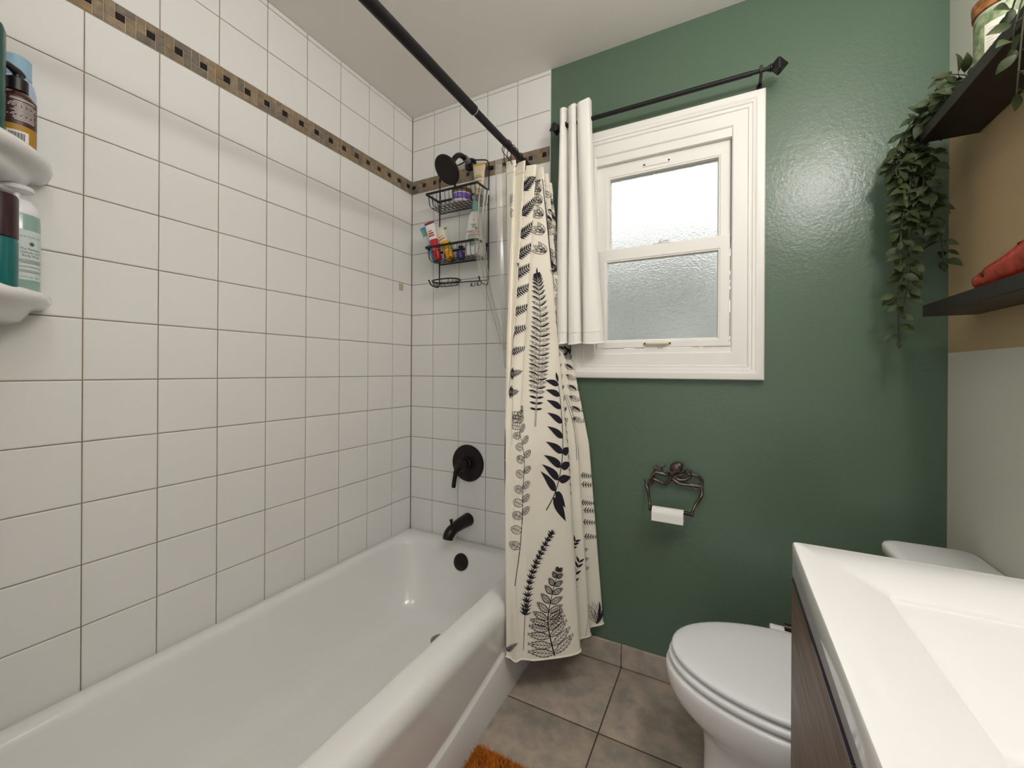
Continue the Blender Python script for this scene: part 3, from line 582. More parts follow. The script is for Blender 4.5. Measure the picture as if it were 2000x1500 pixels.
g = [[curP(12*i/NC, topz(12*i/NC)+(bottom(12*i/NC)-topz(12*i/NC))*k/NZ) for i in range(NC+1)] for k in range(NZ+1)]
cl.loft(g, False, False, False)
cl.build('fabric', M['cloth'], sc, ang=180, fix=False)
def curN(c, z):
    a = Vector(curP(min(c+.02, 11.99), z))-Vector(curP(max(c-.02, 0), z)); b_ = Vector(curP(c, z+.01))-Vector(curP(c, z-.01))
    n = a.cross(b_); n.normalize(); return n
hm = MB(); hm.tube([Vector(curP(12*i/NC, bottom(12*i/NC)+.002)) for i in range(NC+1)], .0028, 8); hm.build('bottom_hem', M['cloth'], sc, ang=180)
hm = MB()
for k, o in ((0, .0012), (1, .0012)): pass
hm.loft([[Vector(curP(12*i/NC, topz(12*i/NC)-h))+curN(12*i/NC, 1.88)*o for i in range(NC+1)] for h, o in ((0, .0003), (.0005, .0014), (.044, .0014), (.0445, .0003))], False, False, False)
hm.build('top_hem', M['cloth'], sc, ang=60, fix=False)
class Print:
    """ink drawn on the cloth: shapes in metres along the cloth, then wrapped on the folds"""
    def __init__(s, zref):
        s.t = []; s.U = [0]; last = Vector(curP(0, zref))
        for i in range(1, 601):
            p_ = Vector(curP(i*.02, zref)); s.U.append(s.U[-1]+(p_-last).length); last = p_
    def u(s, c): i = min(int(c/.02), 599); return s.U[i]+(s.U[i+1]-s.U[i])*(c/.02-i)
    def c(s, u):
        lo, hi = 0, 600
        if u <= 0: return 0
        if u >= s.U[-1]: return 12
        while hi-lo > 1:
            m_ = (lo+hi)//2
            if s.U[m_] <= u: lo = m_
            else: hi = m_
        return (lo+(u-s.U[lo])/max(1e-9, s.U[hi]-s.U[lo]))*.02
    def pts(s, L): return [Vector((s.u(c), z)) for c, z in L]
    def tri(s, a, b_, c_, d=0):
        e = sorted([((a-b_).length, 0), ((b_-c_).length, 1), ((c_-a).length, 2)])[-1]
        if e[0] > .009 and d < 9:
            if e[1] == 1: a, b_, c_ = b_, c_, a
            elif e[1] == 2: a, b_, c_ = c_, a, b_
            m_ = (a+b_)/2; s.tri(a, m_, c_, d+1); s.tri(m_, b_, c_, d+1)
        else: s.t.append((a, b_, c_))
    def poly(s, P):
        m_ = sum(P, Vector((0, 0)))/len(P)
        for i in range(len(P)): s.tri(m_, P[i], P[(i+1) % len(P)])
    def stroke(s, P, w, w2=None, closed=False):
        n = len(P); w2 = w if w2 is None else w2; L = []
        for i in range(n):
            t = (P[(i+1) % n]-P[i-1]) if closed else (P[min(i+1, n-1)]-P[max(i-1, 0)])
            if t.length < 1e-9: t = Vector((1, 0))
            t.normalize(); q = Vector((-t.y, t.x))*((w+(w2-w)*i/max(1, n-1))/2); L.append((P[i]+q, P[i]-q))
        for i in range(n if closed else n-1):
            a, b_ = L[i]; c_, d_ = L[(i+1) % n]; s.tri(a, b_, d_); s.tri(a, d_, c_)
    def leafpts(s, B, ang, L, W, p=1.0, bend=0, n=7, rd=1):
        d = Vector((math.cos(ang), math.sin(ang))); q = Vector((-d.y, d.x)); up = []; dn = []
        for i in range(n+1):
            t = i/n; w = W*.5*math.sin(PI*min(1, t**p))**rd if 0 < t < 1 else 0; ce = B+d*(L*t)+q*(bend*L*t*t)
            up.append(ce+q*w); dn.append(ce-q*w)
        return up, dn
    def leaf(s, B, ang, L, W, p=1.0, bend=0): up, dn = s.leafpts(B, ang, L, W, p, bend); s.poly(up+dn[::-1][1:-1])
    def oleaf(s, B, ang, L, W, p=1.0, bend=0, lw=.0013, hatch=3, dark=0, rd=1):
        up, dn = s.leafpts(B, ang, L, W, p, bend, 7 if rd == 1 else 12, rd); s.stroke(up+dn[::-1][1:-1], lw, closed=True)
        mid = [(a+b_)/2 for a, b_ in zip(up, dn)]; s.stroke(mid[:-1], lw*.8)
        if dark: s.poly(mid+[x*.8+m_*.2 for x, m_ in list(zip(dn, mid))[::-1]][1:-1])
        for k in range(1, hatch+1):
            i = 1+int((len(mid)-3)*k/(hatch+1)); j = min(i+1, len(mid)-1)
            s.stroke([mid[i], (up[j]*.8+mid[j]*.2)], lw*.7); s.stroke([mid[i], (dn[j]*.8+mid[j]*.2)], lw*.7)
    def path(s, P, n=8):
        q = smooth_path([(p_.x, p_.y, 0) for p_ in P], n); return [Vector((v.x, v.y)) for v in q]
    def at(s, Q, t):
        i = t*(len(Q)-1); k = min(int(i), len(Q)-2); d = Q[k+1]-Q[k]; return Q[k]+(Q[k+1]-Q[k])*(i-k), math.atan2(d.y, d.x)
    def feather(s, B, ang, L, l, n=9, bend=.15, w=.0042):
        d = Vector((math.cos(ang), math.sin(ang))); q = Vector((-d.y, d.x)); ax = [B+d*(L*i/10)+q*(bend*L*(i/10)**2) for i in range(11)]
        s.stroke(ax, .0026, .001)
        for i in range(n):
            t = (i+.5)/n; b_, a = s.at(ax, t); ll = l*(1-.75*t)**.8
            for sg in (1, -1): s.leaf(b_, a+sg*1.05, ll, w*(1-.4*t), .8)
        s.leaf(ax[-1], ang+bend*2, l*.35, w*.7)
    def emit(s, mb):
        for a, b_, c_ in s.t:
            P = []
            for p_ in (a, b_, c_):
                c = s.c(p_.x); z = min(max(p_.y, bottom(c)+.003), topz(c)-.003); P.append(Vector(curP(c, z))+curN(min(max(c, .03), 11.97), z)*.0011)
            mb.add(P, [(0, 1, 2)])
ink = MB()
# A: dark bracken frond running down the second fold
f = Print(1.45); st = f.path(f.pts([(4.0, 1.90), (3.95, 1.66), (3.6, 1.45), (2.8, 1.25), (2.1, 1.06)]), 6); f.stroke(st, .0022)
for k in range(12):
    t = .03+.94*k/11; b_, a = f.at(st, t); an = .85-1.15*t
    f.feather(b_, an, .084+.018*math.sin(PI*t), .028, 13, .22, .0064); t > .5 or f.feather(b_, PI-an-.35, .044, .015, 8, -.1, .0042)
f.emit(ink)
# B: tall outlined fern on the front panel
f = Print(1.25); st = f.path(f.pts([(6.30, .945), (6.38, 1.078), (6.46, 1.19), (6.52, 1.325), (6.47, 1.465), (6.44, 1.50)]), 6); f.stroke([p_+Vector((.0022, 0)) for p_ in st], .0014); f.stroke([p_-Vector((.0018, 0)) for p_ in st], .0014)
for k in range(34):
    t = .10+.87*k/33; b_, a = f.at(st, t); L = .046*math.sin(PI*(.07+.85*t))**.85
    for sg in (1, -1):
        an = a+sg*(1.42-.45*t)
        if t > .86 or t < .16: f.leaf(b_, an, max(.012, L), .0085, .8)
        else: f.oleaf(b_, an, L, .0105, .85, 0, .0013, 2, 1 if k % 2 == (sg > 0) or t > .7 else 0)
f.leaf(st[-1], PI/2+.05, .028, .010, .7); f.emit(ink)
# C: thick black stem with lobed outlined leaves at the top, and the crowded leaf drawing beside it
f = Print(1.72); st = f.path(f.pts([(7.05, 1.53), (6.95, 1.70), (6.85, 1.82), (6.80, 1.90)]), 6); f.stroke(st, .0042, .003)
for k in range(8):
    t = .12+.86*k/7; b_, a = f.at(st, t)
    for sg in (1, -1):
        for q in (-.5, 0, .5): f.oleaf(b_+Vector((sg*-.012, .004)), a+sg*(1.0+q), .044, .020, .7, 0, .0015, 2)
f.emit(ink)
f = Print(1.5)
for k in range(170):
    c = R.uniform(7.5, 11.8); z = R.uniform(1.17, 1.87); f.oleaf(Vector((f.u(c), z)), R.choice((.7, 2.2, 1.2, 2.6)), R.uniform(.034, .05), R.uniform(.016, .022), .8, 0, .0016, 3, k % 3 == 0)
f.emit(ink)
# D: eucalyptus sprig with round outlined leaves
f = Print(.70); st = f.path(f.pts([(3.2, .415), (4.3, .505), (5.2, .625), (5.8, .728), (6.0, .848), (5.7, .94), (5.4, .985)]), 6); f.stroke(st, .0024, .0013)
for k in range(12):
    t = .22+.78*k/11; b_, a = f.at(st, t); L = .040-.008*t
    f.oleaf(b_, a+1.15, L, L*.72, .9, 0, .0016, 4 if k % 2 else 7, 0, .55)
    if k > 1: f.oleaf(b_+Vector((.001, .012)), a-.85, L*.95, L*.56, .9, 0, .0016, 6, 0, .55)
f.oleaf(st[-1], a, .024, .020, .8, 0, .0015, 2); f.emit(ink)
# E: bold solid branch on the front panel
f = Print(.85); st = f.path(f.pts([(6.42, .655), (6.62, .713), (6.78, .798), (6.88, .907), (6.9, 1.018), (6.88, 1.10)]), 6); f.stroke(st, .0045, .0025)
for k in range(9):
    t = .20+.76*k/8; b_, a = f.at(st, t); L = .104-.036*t
    f.leaf(b_, a+.95+.1*math.sin(k), L, .031-.008*t, .62, .2); 
    if k < 4: f.leaf(b_, a-1.05-(.9 if k == 0 else 0), .075-.008*k, .030, .62, -.1)
f.leaf(f.at(st, .15)[0], -.95, .105, .036, .7, -.1); f.leaf(st[-1], PI/2+.2, .04, .014); f.emit(ink)
# F: lavender
f = Print(.35); st = f.path(f.pts([(4.45, .195), (4.75, .28), (5.0, .333), (5.9, .433), (6.25, .512), (6.5, .575)]), 6); f.stroke(st, .0016)
for k in range(18):
    t = .34+.64*k/17; b_, a = f.at(st, t)
    for q in (-1.0, -.45, .1, .5, 1.0): f.leaf(b_, a+q+R.uniform(-.12, .12), .028-.010*t, .0048, .7, R.uniform(-.1, .1))
f.emit(ink)
# G: broad outlined fern at the hem
f = Print(.28); st = f.path(f.pts([(6.40, .165), (6.32, .243), (6.32, .30), (6.46, .385), (6.60, .45)]), 6); f.stroke(st, .005, .0016)
for k in range(12):
    t = .04+.92*k/11; b_, a = f.at(st, t); L = .088*(1-t)**.85+.008
    for sg in (1, -1):
        an = a+sg*(1.30-.25*t); W = .021*(1-t)**.5+.005; f.oleaf(b_, an, L, W, .85, sg*-.12, .0017, 5, 0)
        d = Vector((math.cos(an), math.sin(an))); q_ = Vector((-d.y, d.x)); m_ = 7
        for j in range(m_):                                     # serrated edge
            tt = (j+.7)/m_; w_ = W*.5*math.sin(PI*tt**.85); e = b_+d*(L*tt)+q_*(-sg*.12*L*tt*tt)
            for s2 in (1, -1): f.stroke([e+q_*(s2*w_)-d*.004, e+q_*(s2*(w_+.003))+d*.003, e+q_*(s2*w_)+d*.003], .0013)
f.emit(ink)
# H: willow twig, I: small sprigs, J: dark fern edge, K: hatched leaf pairs, T: tulip, L M N: pieces on the left folds
f = Print(.75); st = f.path(f.pts([(7.75, .538), (7.3, .70), (7.25, .82), (7.22, .95)]), 6); f.stroke(st, .0016)
for k in range(11):
    t = .3+.7*k/10; b_, a = f.at(st, t); f.leaf(b_, a+.5, .026, .0055, .7, .2); f.leaf(b_, a-.6, .024, .0055, .7, -.2)
f.emit(ink)
f = Print(.36)
for P_ in ([(7.5, .215), (7.7, .29), (8.2, .37), (8.55, .43)], [(7.35, .40), (7.7, .45), (8.4, .505)]):
    st = f.path(f.pts(P_), 6); f.stroke(st, .0014)
    for k in range(8):
        t = .15+.85*k/7; b_, a = f.at(st, t); f.leaf(b_, a+.75, .026, .0085, .75); f.leaf(b_, a-.75, .026, .0085, .75)
st = f.path(f.pts([(8.6, .165), (8.85, .22), (9.0, .27)]), 5); f.stroke(st, .0014)
f.emit(ink)
f = Print(.62)
for c, z, L in ((10.3, .735, .06), (10.3, .70, .07), (10.2, .63, .06), (10.3, .60, .07), (10.2, .555, .07), (10.2, .50, .07)): f.feather(Vector((f.u(c), z)), -.15, L, .016, 7, .05)
for z in (.44, .405, .37): f.oleaf(Vector((f.u(9.3), z)), .1, .06, .02, .9, .08, .0014, 4)
f.emit(ink)
f = Print(1.05)
for k in range(7):
    z = .94+.042*k
    for c in (8.1, 9.6, 10.8):
        for sg in (1, -1): f.oleaf(Vector((f.u(c)+.002*sg, z)), PI/2-sg*.95, .036, .019, .8, 0, .0015, 3, (k+int(c)) % 2)
for dx in (-.004, .004): f.stroke([p_+Vector((dx, 0)) for p_ in f.path(f.pts([(8.9, .804), (8.95, .935), (8.6, 1.052)]), 6)], .0016)
f.emit(ink)
f = Print(.23)
for q in (-.5, -.2, .1, .4): f.oleaf(Vector((f.u(10.55), .165)), PI/2+q, .085, .028, .9, 0, .0015, 3, q < 0)
f.feather(Vector((f.u(1.2), .185)), .75, .05, .014, 8, 0)
f.leaf(Vector((f.u(.9), .715)), PI/2, .255, .012); f.emit(ink)
f = Print(1.7)
for k in range(5): f.stroke([Vector((f.u(.88)-.012, 1.735+.006*k)), Vector((f.u(.88)+.010, 1.738+.006*k))], .0015)
f.stroke([Vector((f.u(.88)+x, z)) for x, z in ((-.013, 1.725), (.011, 1.728), (.012, 1.768), (-.012, 1.766))], .0016, closed=True); f.oleaf(Vector((f.u(.86), 1.68)), 1.7, .035, .018); f.emit(ink)
ink.build('botanical_print', M['ink'], sc, smooth=False, fix=False)
WH = mat('brushed_brown_wire', (.05, .03, .02), .35, metal=.7)
RY = [(0.25, ''), (.95, ''), (2.0, ''), (4.0, ''), (6.0, ''), (8.0, ''), (10.0, ''), (11.9, '')]
for i, (c, _) in enumerate(RY):
    P = Vector(curP(c, topz(c)-.017)); n = curN(c, 1.88)
    if i % 2 == 0:
        MB().tube([P+n*.0018+(Vector((n.y, -n.x, 0)).normalized()*math.cos(a)+Vector((0, 0, 1))*math.sin(a))*.0068 for a in [2*PI*k/20 for k in range(20)]], .0022, 6, closed=True).build('grommet', mat('ivory_grommet', (.62, .56, .44), .35) if i == 0 else bpy.data.materials['ivory_grommet'], sc)
rp = None
for i, (c, _) in enumerate(RY):
    P = Vector(curP(c, topz(c)-.017)); y = P.y
    pth = [(RX+.0155*math.cos(a), y, RZ+.0155*math.sin(a)) for a in [PI*1.08-PI*1.16*k/10 for k in range(11)]]
    pth = [(P.x-.012, y+.002, P.z-.004), (P.x-.014, y, P.z+.012), (RX-.017, y, RZ-.022)]+pth+[(RX+.017, y, RZ-.022), (P.x+.010, y, P.z+.014), (P.x+.008, y-.001, P.z-.004), (P.x, y-.001, P.z-.010)]
    o = tag(MB().tube(smooth_path(pth, 3), .0014, 6).build('curtain_ring', WH, None), 'dark wire curtain ring on the rod at the '+('near end of the bunched curtain' if i == 0 else 'far end of the bunched curtain' if i == 7 else ['', 'first pleat behind the near end', 'second pleat of the printed curtain', 'third pleat of the printed curtain', 'fourth pleat of the printed curtain', 'fifth pleat of the printed curtain', 'sixth pleat, second from the wall', ''][i]), 'curtain ring', 'wire rings holding the shower curtain')
# clear liner
clr = bpy.data.materials.new('clear_plastic_film'); clr.use_nodes = True; nt = clr.node_tree; nt.nodes.remove(nt.nodes['Principled BSDF'])
tr = nd(nt, 'ShaderNodeBsdfTransparent'); tr.inputs[0].default_value = (.93, .92, .89, 1)
gl = nd(nt, 'ShaderNodeBsdfGlossy'); gl.inputs[0].default_value = (.9, .9, .9, 1); gl.inputs[1].default_value = .16
df = nd(nt, 'ShaderNodeBsdfDiffuse'); df.inputs[0].default_value = (.75, .74, .70, 1)
m1 = nd(nt, 'ShaderNodeMixShader'); m1.inputs[0].default_value = .13; nt.links.new(tr.outputs[0], m1.inputs[1]); nt.links.new(df.outputs[0], m1.inputs[2])
fr = nd(nt, 'ShaderNodeLayerWeight'); fr.inputs[0].default_value = .28
m2 = nd(nt, 'ShaderNodeMixShader'); nt.links.new(fr.outputs['Fresnel'], m2.inputs[0]); nt.links.new(m1.outputs[0], m2.inputs[1]); nt.links.new(gl.outputs[0], m2.inputs[2])
nt.links.new(m2.outputs[0], nt.nodes['Material Output'].inputs[0]); M['film'] = clr
ln = thing('shower_liner', 'clear plastic shower liner hanging inside the printed curtain', 'shower liner', (.68, -.2, 1.15))
T_ = [(.700, -.03), (.672, -.07), (.695, -.11), (.668, -.15), (.695, -.19), (.664, -.23), (.690, -.265), (.662, -.295), (.672, -.325), (.692, -.315)]
B_ = [(.725, -.05), (.715, -.09), (.728, -.13), (.715, -.17), (.728, -.20), (.712, -.24), (.725, -.27), (.708, -.30), (.712, -.33), (.724, -.32)]
ls = []
for k in range(25):
    t = k/24; z = 1.902-(1.902-1.15)*t
    ls.append(smooth_path([(a[0]+(b_[0]-a[0])*t**1.6, a[1]+(b_[1]-a[1])*t, z) for a, b_ in zip(T_, B_)], 6))
MB().loft(ls, False, False, False).build('film', M['film'], ln, ang=180, fix=False)
ls = []
for k in range(25):
    t = k/24; ce = Vector((.455, -.075, 1.935)).lerp(Vector((.665, -.25, 1.22)), t); ce.x -= .05*math.sin(PI*t)*(1-t*.3); wv = Vector((.020, .034, .004))*(1-.62*t**.6)
    nn = Vector((.8, -.5, 0)); ls.append([ce+wv*u+nn*(.014*(1-u*u)*(1-.3*t)+.004*math.sin(u*9)) for u in [-1+2*j/14 for j in range(15)]])
tk = MB().loft(ls, False, False, False); tk.loft([[p_+Vector((.0006, -.0006, 0)) for p_ in ls[0]], [p_+Vector((.0012, -.0012, -.004)) for p_ in ls[0]], [Vector(p_)+Vector((.0012, -.0012, -.019)) for p_ in ls[0]]], False, False, False)
o = tk.build('tucked_corner', M['film'], ln, ang=180, fix=False); o['label'] = 'clear plastic corner of the liner tucked over the wire caddy'
# ------------------------------------------------------------------ window curtain and its rod
wr = thing('window_curtain_rod', 'thin black curtain rod with faceted end caps above the window', 'curtain rod', (1.188, 0, 2.112))
WY, WZ = -.070, 2.1125
MB().tube([(.825, WY, WZ), (1.482, WY, WZ)], .0082, 16).build('outer_tube', M['blk'], wr); MB().tube([(1.46, WY, WZ), (1.525, WY, WZ)], .0066, 16).build('inner_tube', M['blk'], wr)
for x, sg in ((1.524, 1), (.830, -1)):
    fi = MB(); fi.lathe([(.009, 0), (.009, .006), (.012, .008), (.012, .012)], (x, WY, WZ), (sg, 0, 0), 20)
    fi.loft([[(x+sg*d, WY+r*math.cos(a+PI/4), WZ+r*math.sin(a+PI/4)) for a in [PI/2*k for k in range(4)]] for r, d in ((.010, .012), (.026, .028), (.024, .034), (.001, .056))], True, True)
    fi.build('finial', M['blk'], wr, ang=20)
for x in (1.506, .845):
    br = MB(); br.box(x-.008, x+.008, -.004, .0035, 2.087, 2.112, 0, .001)
    br.loft([[(x-.0045, y+d*n0, z+d*n1) for d in (-.002, .002)]+[(x+.0045, y+d*n0, z+d*n1) for d in (.002, -.002)] for y, z, n0, n1 in ((-.003, 2.104, 0, 1), (-.04, 2.097, .2, 1), (-.062, 2.099, -.5, .9), (-.081, 2.103, -1, .3), (-.0825, 2.118, -1, 0))], True, True)
    br.box(x-.0045, x+.0045, -.083, -.057, 2.1185, 2.1222); br.build('bracket', M['blk'], wr, ang=30)
wc = thing('window_curtain', 'narrow white cotton curtain pulled to the left side of the window', 'curtain', (.9, -.075, 1.25))
Tc = [(.823, -.060), (.820, -.082), (.829, -.094), (.843, -.094), (.850, -.078), (.853, -.058), (.858, -.080), (.866, -.096), (.880, -.097), (.888, -.080), (.891, -.056), (.897, -.082), (.908, -.098), (.927, -.101), (.941, -.092), (.945, -.066)]
Bc = [(.816, -.055), (.812, -.080), (.822, -.096), (.846, -.097), (.856, -.080), (.860, -.058), (.866, -.080), (.876, -.098), (.900, -.100), (.912, -.084), (.917, -.060), (.925, -.084), (.940, -.104), (.968, -.106), (.990, -.092), (.997, -.062)]
def wcp(t):
    k = t**1.15; P = [(a[0]+(b_[0]-a[0])*k+.003*math.sin(5*t+i), a[1]+(b_[1]-a[1])*k+.0015*math.sin(7*t+i*2)) for i, (a, b_) in enumerate(zip(Tc, Bc))]
    return P
ls = []
for k in range(61):
    t = k/60; ls.append(smooth_path([(x, y, 2.178+.006*math.cos(i*1.3)*(1-t)-(.93+.004*math.sin(i*1.1))*t) for i, (x, y) in enumerate(wcp(t))], 6))
MB().loft(ls, False, False, False).build('fabric', M['white_cloth'], wc, ang=180, fix=False)
hm = MB(); hm.tube([p_+Vector((0, 0, .002)) for p_ in ls[-1]], .0026, 8); hm.tube([p_+Vector((0, -.0008, 0)) for p_ in ls[57]], .0011, 6); hm.build('hem', M['white_cloth'], wc, ang=180)
# ------------------------------------------------------------------ octopus paper holder
def blob(mb, name, m, parent, vox=.0013, sm=6):
    """join overlapping pieces into one continuous skin"""
    t = mb.build('tmp', m, parent); md = t.modifiers.new('r', 'REMESH'); md.mode = 'VOXEL'; md.voxel_size = vox
    s2 = t.modifiers.new('s', 'SMOOTH'); s2.iterations = sm; s2.factor = .5
    dg = bpy.context.evaluated_depsgraph_get(); me = bpy.data.meshes.new_from_object(t.evaluated_get(dg))
    me.name = name; me.materials.clear(); me.materials.append(m); me.polygons.foreach_set('use_smooth', [True]*len(me.polygons))
    o = bpy.data.objects.new(name, me); C.objects.link(o); o.parent = parent; o['_w'] = t['_w']; bpy.data.objects.remove(t); return o
th = thing('toilet_paper_holder', 'bronze octopus toilet paper holder with curling arms on the green wall', 'paper holder', (1.24, 0, .75))
ARM = [([(1.2365, .785), (1.2359, .7765), (1.2332, .7523), (1.2192, .7336), (1.1965, .7356), (1.1734, .7437), (1.1578, .7346)], .0062, .0050),
([(1.238, .78), (1.234, .7703), (1.2228, .764), (1.2058, .7659), (1.1848, .7694), (1.1713, .7607), (1.1675, .7481), (1.1724, .7345), (1.1638, .7222), (1.1501, .7224), (1.1431, .7327), (1.1417, .7438)], .0060, .0018),
([(1.2077, .7671), (1.201, .7824), (1.2057, .7909), (1.2161, .7961), (1.2132, .8048)], .0034, .0018), ([(1.1829, .7692), (1.178, .7817), (1.175, .7966)], .0036, .0016),
([(1.1779, .786), (1.1809, .7901), (1.1812, .7922), (1.1885, .797), (1.1952, .7918), (1.1895, .7841), (1.1818, .7862)], .0026, .0024),
([(1.239, .782), (1.2387, .7729), (1.2425, .7535), (1.2564, .7414), (1.2748, .7379), (1.3, .7374), (1.3179, .7378), (1.3337, .7361)], .0064, .0050),
([(1.243, .78), (1.2434, .7695), (1.2564, .7552), (1.2747, .7527), (1.2909, .7596), (1.3034, .7748), (1.3007, .7862), (1.2926, .7901), (1.2854, .7814), (1.2909, .7752), (1.3025, .7776)], .0058, .0028),
([(1.3034, .7768), (1.3177, .7746), (1.3318, .7667), (1.3398, .7504), (1.3355, .7344), (1.3232, .726), (1.309, .7308), (1.3027, .7465)], .0058, .0018),
([(1.2698, .8149), (1.2717, .8053), (1.2835, .792), (1.2908, .783)], .0022, .0036), ([(1.2707, .8111), (1.2789, .811), (1.2856, .8172)], .0028, .0015),
([(1.2452, .7736), (1.26, .7675), (1.2746, .7732), (1.2845, .7852)], .0050, .0036)]
mb = MB()
for i, (P, r0, r1) in enumerate(ARM):
    n = len(P)*5-4; q = smooth_path([(x, -.012-.003*math.sin(i*2.1+k), z) for k, (x, z) in enumerate(P)], 5); mb.tube(q, lerp_list([r0, r0, (r0+r1)/2, r1], len(q)), 10)
mb.tube(smooth_path([(1.152, -.012, .730), (1.1501, -.014, .7173), (1.1575, -.025, .700), (1.164, -.046, .684), (1.169, -.064, .668), (1.1715, -.070, .654)], 5), lerp_list([.006, .0062, .0055, .005, .0055], 26), 10)
mb.tube(smooth_path([(1.3337, -.012, .7361), (1.339, -.016, .716), (1.333, -.028, .700), (1.323, -.05, .688), (1.314, -.066, .670), (1.311, -.070, .654)], 5), lerp_list([.0055, .0064, .0058, .005, .0055], 26), 10)
mb.sphere((1.2535, -.020, .796), .0215, 24, 16, 0, (1.0, .75, .95)); mb.sphere((1.262, -.020, .806), .016, 20, 12, 0, (1, .8, .8)); mb.sphere((1.2405, -.020, .779), .0115, 20, 12, 0, (1, .9, 1.1))
for x, z in ((1.2490, .7835), (1.2285, .7825)):
    mb.sphere((x, -.031, z), .0045, 12, 8); mb.lathe([(.0062, 0), (.0058, .003), (.0038, .003)], (x, -.031, z), (0, -1, .2), 16)
for x, z in ((1.17, .752), (1.336, .742), (1.245, .775)): mb.tube([(x, .004, z), (x, -.012, z)], .005, 10)
blob(mb, 'octopus_bracket', M['gold'], th)
MB().tube([(1.1705, -.070, .654), (1.3125, -.070, .654)], .0065, 16).build('roller', M['black_p'], th)
for x in (1.3105, 1.172): MB().lathe([(.009, -.004), (.0105, -.002), (.0105, .003), (.008, .005)], (x, -.070, .654), (1, 0, 0), 20).build('end_knob', M['gold'], th)
pr_ = thing('toilet_paper_roll', 'almost used-up white toilet paper roll on the octopus holder', 'paper roll', (1.232, -.070, .641))
b = MB(); x0, x1 = 1.180, 1.284; rz = .6415
b.loft([[(x, -.070+r*math.cos(a), rz+r*math.sin(a)) for a in [2*PI*k/40 for k in range(40)]] for x, r in ((x0, .0200), (x0, .0214), (x1, .0214), (x1, .0200), (x0, .0200))], False, False)
b.loft([[(x0, -.0916-.0004*k, z), (x1, -.0916-.0004*k, z)] for k, z in ((0, rz+.001), (1, rz-.012), (2, rz-.024))], False, False, False)
b.build('paper', M['paper'], pr_, ang=50)
b = MB(); b.loft([[(x, -.070+r*math.cos(a), rz+r*math.sin(a)) for a in [2*PI*k/40 for k in range(40)]] for x, r in ((x0+.0005, .0182), (x0+.0005, .0198), (x1-.0005, .0198), (x1-.0005, .0182), (x0+.0005, .0182))], False, False); b.build('cardboard_core', M['card'], pr_, ang=50)
# ------------------------------------------------------------------ toilet
TY = -.388
to = thing('toilet', 'white toilet with closed lid and tank against the right wall', 'toilet', (1.60, TY, 0))
def egg(xt, xc, xb, hw, z, n=56, sq=2.0, sqb=2.9):
    out = []
    for k in range(n):
        a = 2*PI*k/n; c_, s_ = math.cos(a), math.sin(a)
        e = sq if c_ < 0 else sqb; L = (xc-xt) if c_ < 0 else (xb-xc)
        out.append(Vector((xc+L*math.copysign(abs(c_)**(2/e), c_), TY+hw*math.copysign(abs(s_)**(2/e), s_), z)))
    return out
b = MB(); b.loft([egg(1.360, 1.56, 1.80, .120, 0), egg(1.356, 1.56, 1.80, .122, .012), egg(1.362, 1.56, 1.80, .114, .04), egg(1.364, 1.55, 1.80, .114, .15), egg(1.360, 1.55, 1.80, .120, .195), egg(1.352, 1.56, 1.80, .136, .225), egg(1.312, 1.57, 1.80, .162, .258), egg(1.284, 1.575, 1.80, .179, .285), egg(1.271, 1.575, 1.80, .187, .312), egg(1.266, 1.575, 1.80, .190, .340), egg(1.267, 1.575, 1.80, .1895, .353), egg(1.270, 1.575, 1.80, .188, .359), egg(1.280, 1.575, 1.80, .180, .3615)], True, True)
b.box(1.72, 1.80, TY-.10, TY+.10, .10, .36, 0, .02); b.build('bowl', M['porc'], to, ang=70)
def pad(xt, hw, z0, z1, e=.006, xb=1.735): return [egg(xt+e, 1.57, xb, hw-e, z0), egg(xt+e*.3, 1.57, xb, hw-e*.3, z0+e*.4), egg(xt, 1.57, xb, hw, z0+e), egg(xt, 1.57, xb, hw, z1-e), egg(xt+e*.3, 1.57, xb, hw-e*.3, z1-e*.35), egg(xt+e*1.2, 1.57, xb, hw-e*1.2, z1)]
MB().loft(pad(1.274, .186, .3665, .3835), True, True).build('seat', M['seatw'], to, ang=75)
l_ = pad(1.281, .182, .389, .405, .006); l_ += [egg(1.30, 1.57, 1.72, .163, .4075), egg(1.36, 1.57, 1.67, .11, .409)]
MB().loft(l_, True, True).build('lid', M['seatw'], to, ang=75)
for y in (TY-.075, TY+.075): MB().box(1.735, 1.765, y-.022, y+.022, .365, .405, 0, .006).build('hinge', M['seatw'], to)
b = MB(); b.loft([rrect(1.81, 1.955, TY-.205, TY+.205, .03, .355), rrect(1.80, 1.96, TY-.222, TY+.222, .032, .48), rrect(1.795, 1.962, TY-.230, TY+.230, .034, .662)], True, True); b.build('tank', M['porc'], to, ang=60)
b = MB(); b.loft([rrect(1.790, 1.966, TY-.236, TY+.236, .034, .662), rrect(1.784, 1.969, TY-.243, TY+.243, .036, .667), rrect(1.783, 1.970, TY-.244, TY+.244, .036, .684), rrect(1.787, 1.968, TY-.240, TY+.240, .035, .691), rrect(1.799, 1.960, TY-.228, TY+.228, .03, .694)], True, True); b.build('tank_lid', M['porc'], to, ang=60)
b = MB(); b.box(1.528, 1.66, TY+.186, TY+.214, .358, .402, 0, .005); ba = b.build('bidet_arm', M['whitep'], to)
b = MB(); b.tube([(1.565, TY+.200, .404), (1.600, TY+.198, .404)], [.0125, .0125], 20); b.tube([(1.600, TY+.198, .404), (1.66, TY+.196, .404)], [.009, .009], 16); k_ = b.build('control_knob', mat('dark_bronze_knob', (.03, .02, .02), .25, metal=.6), to); k_['label'] = 'dark bidet control knob'
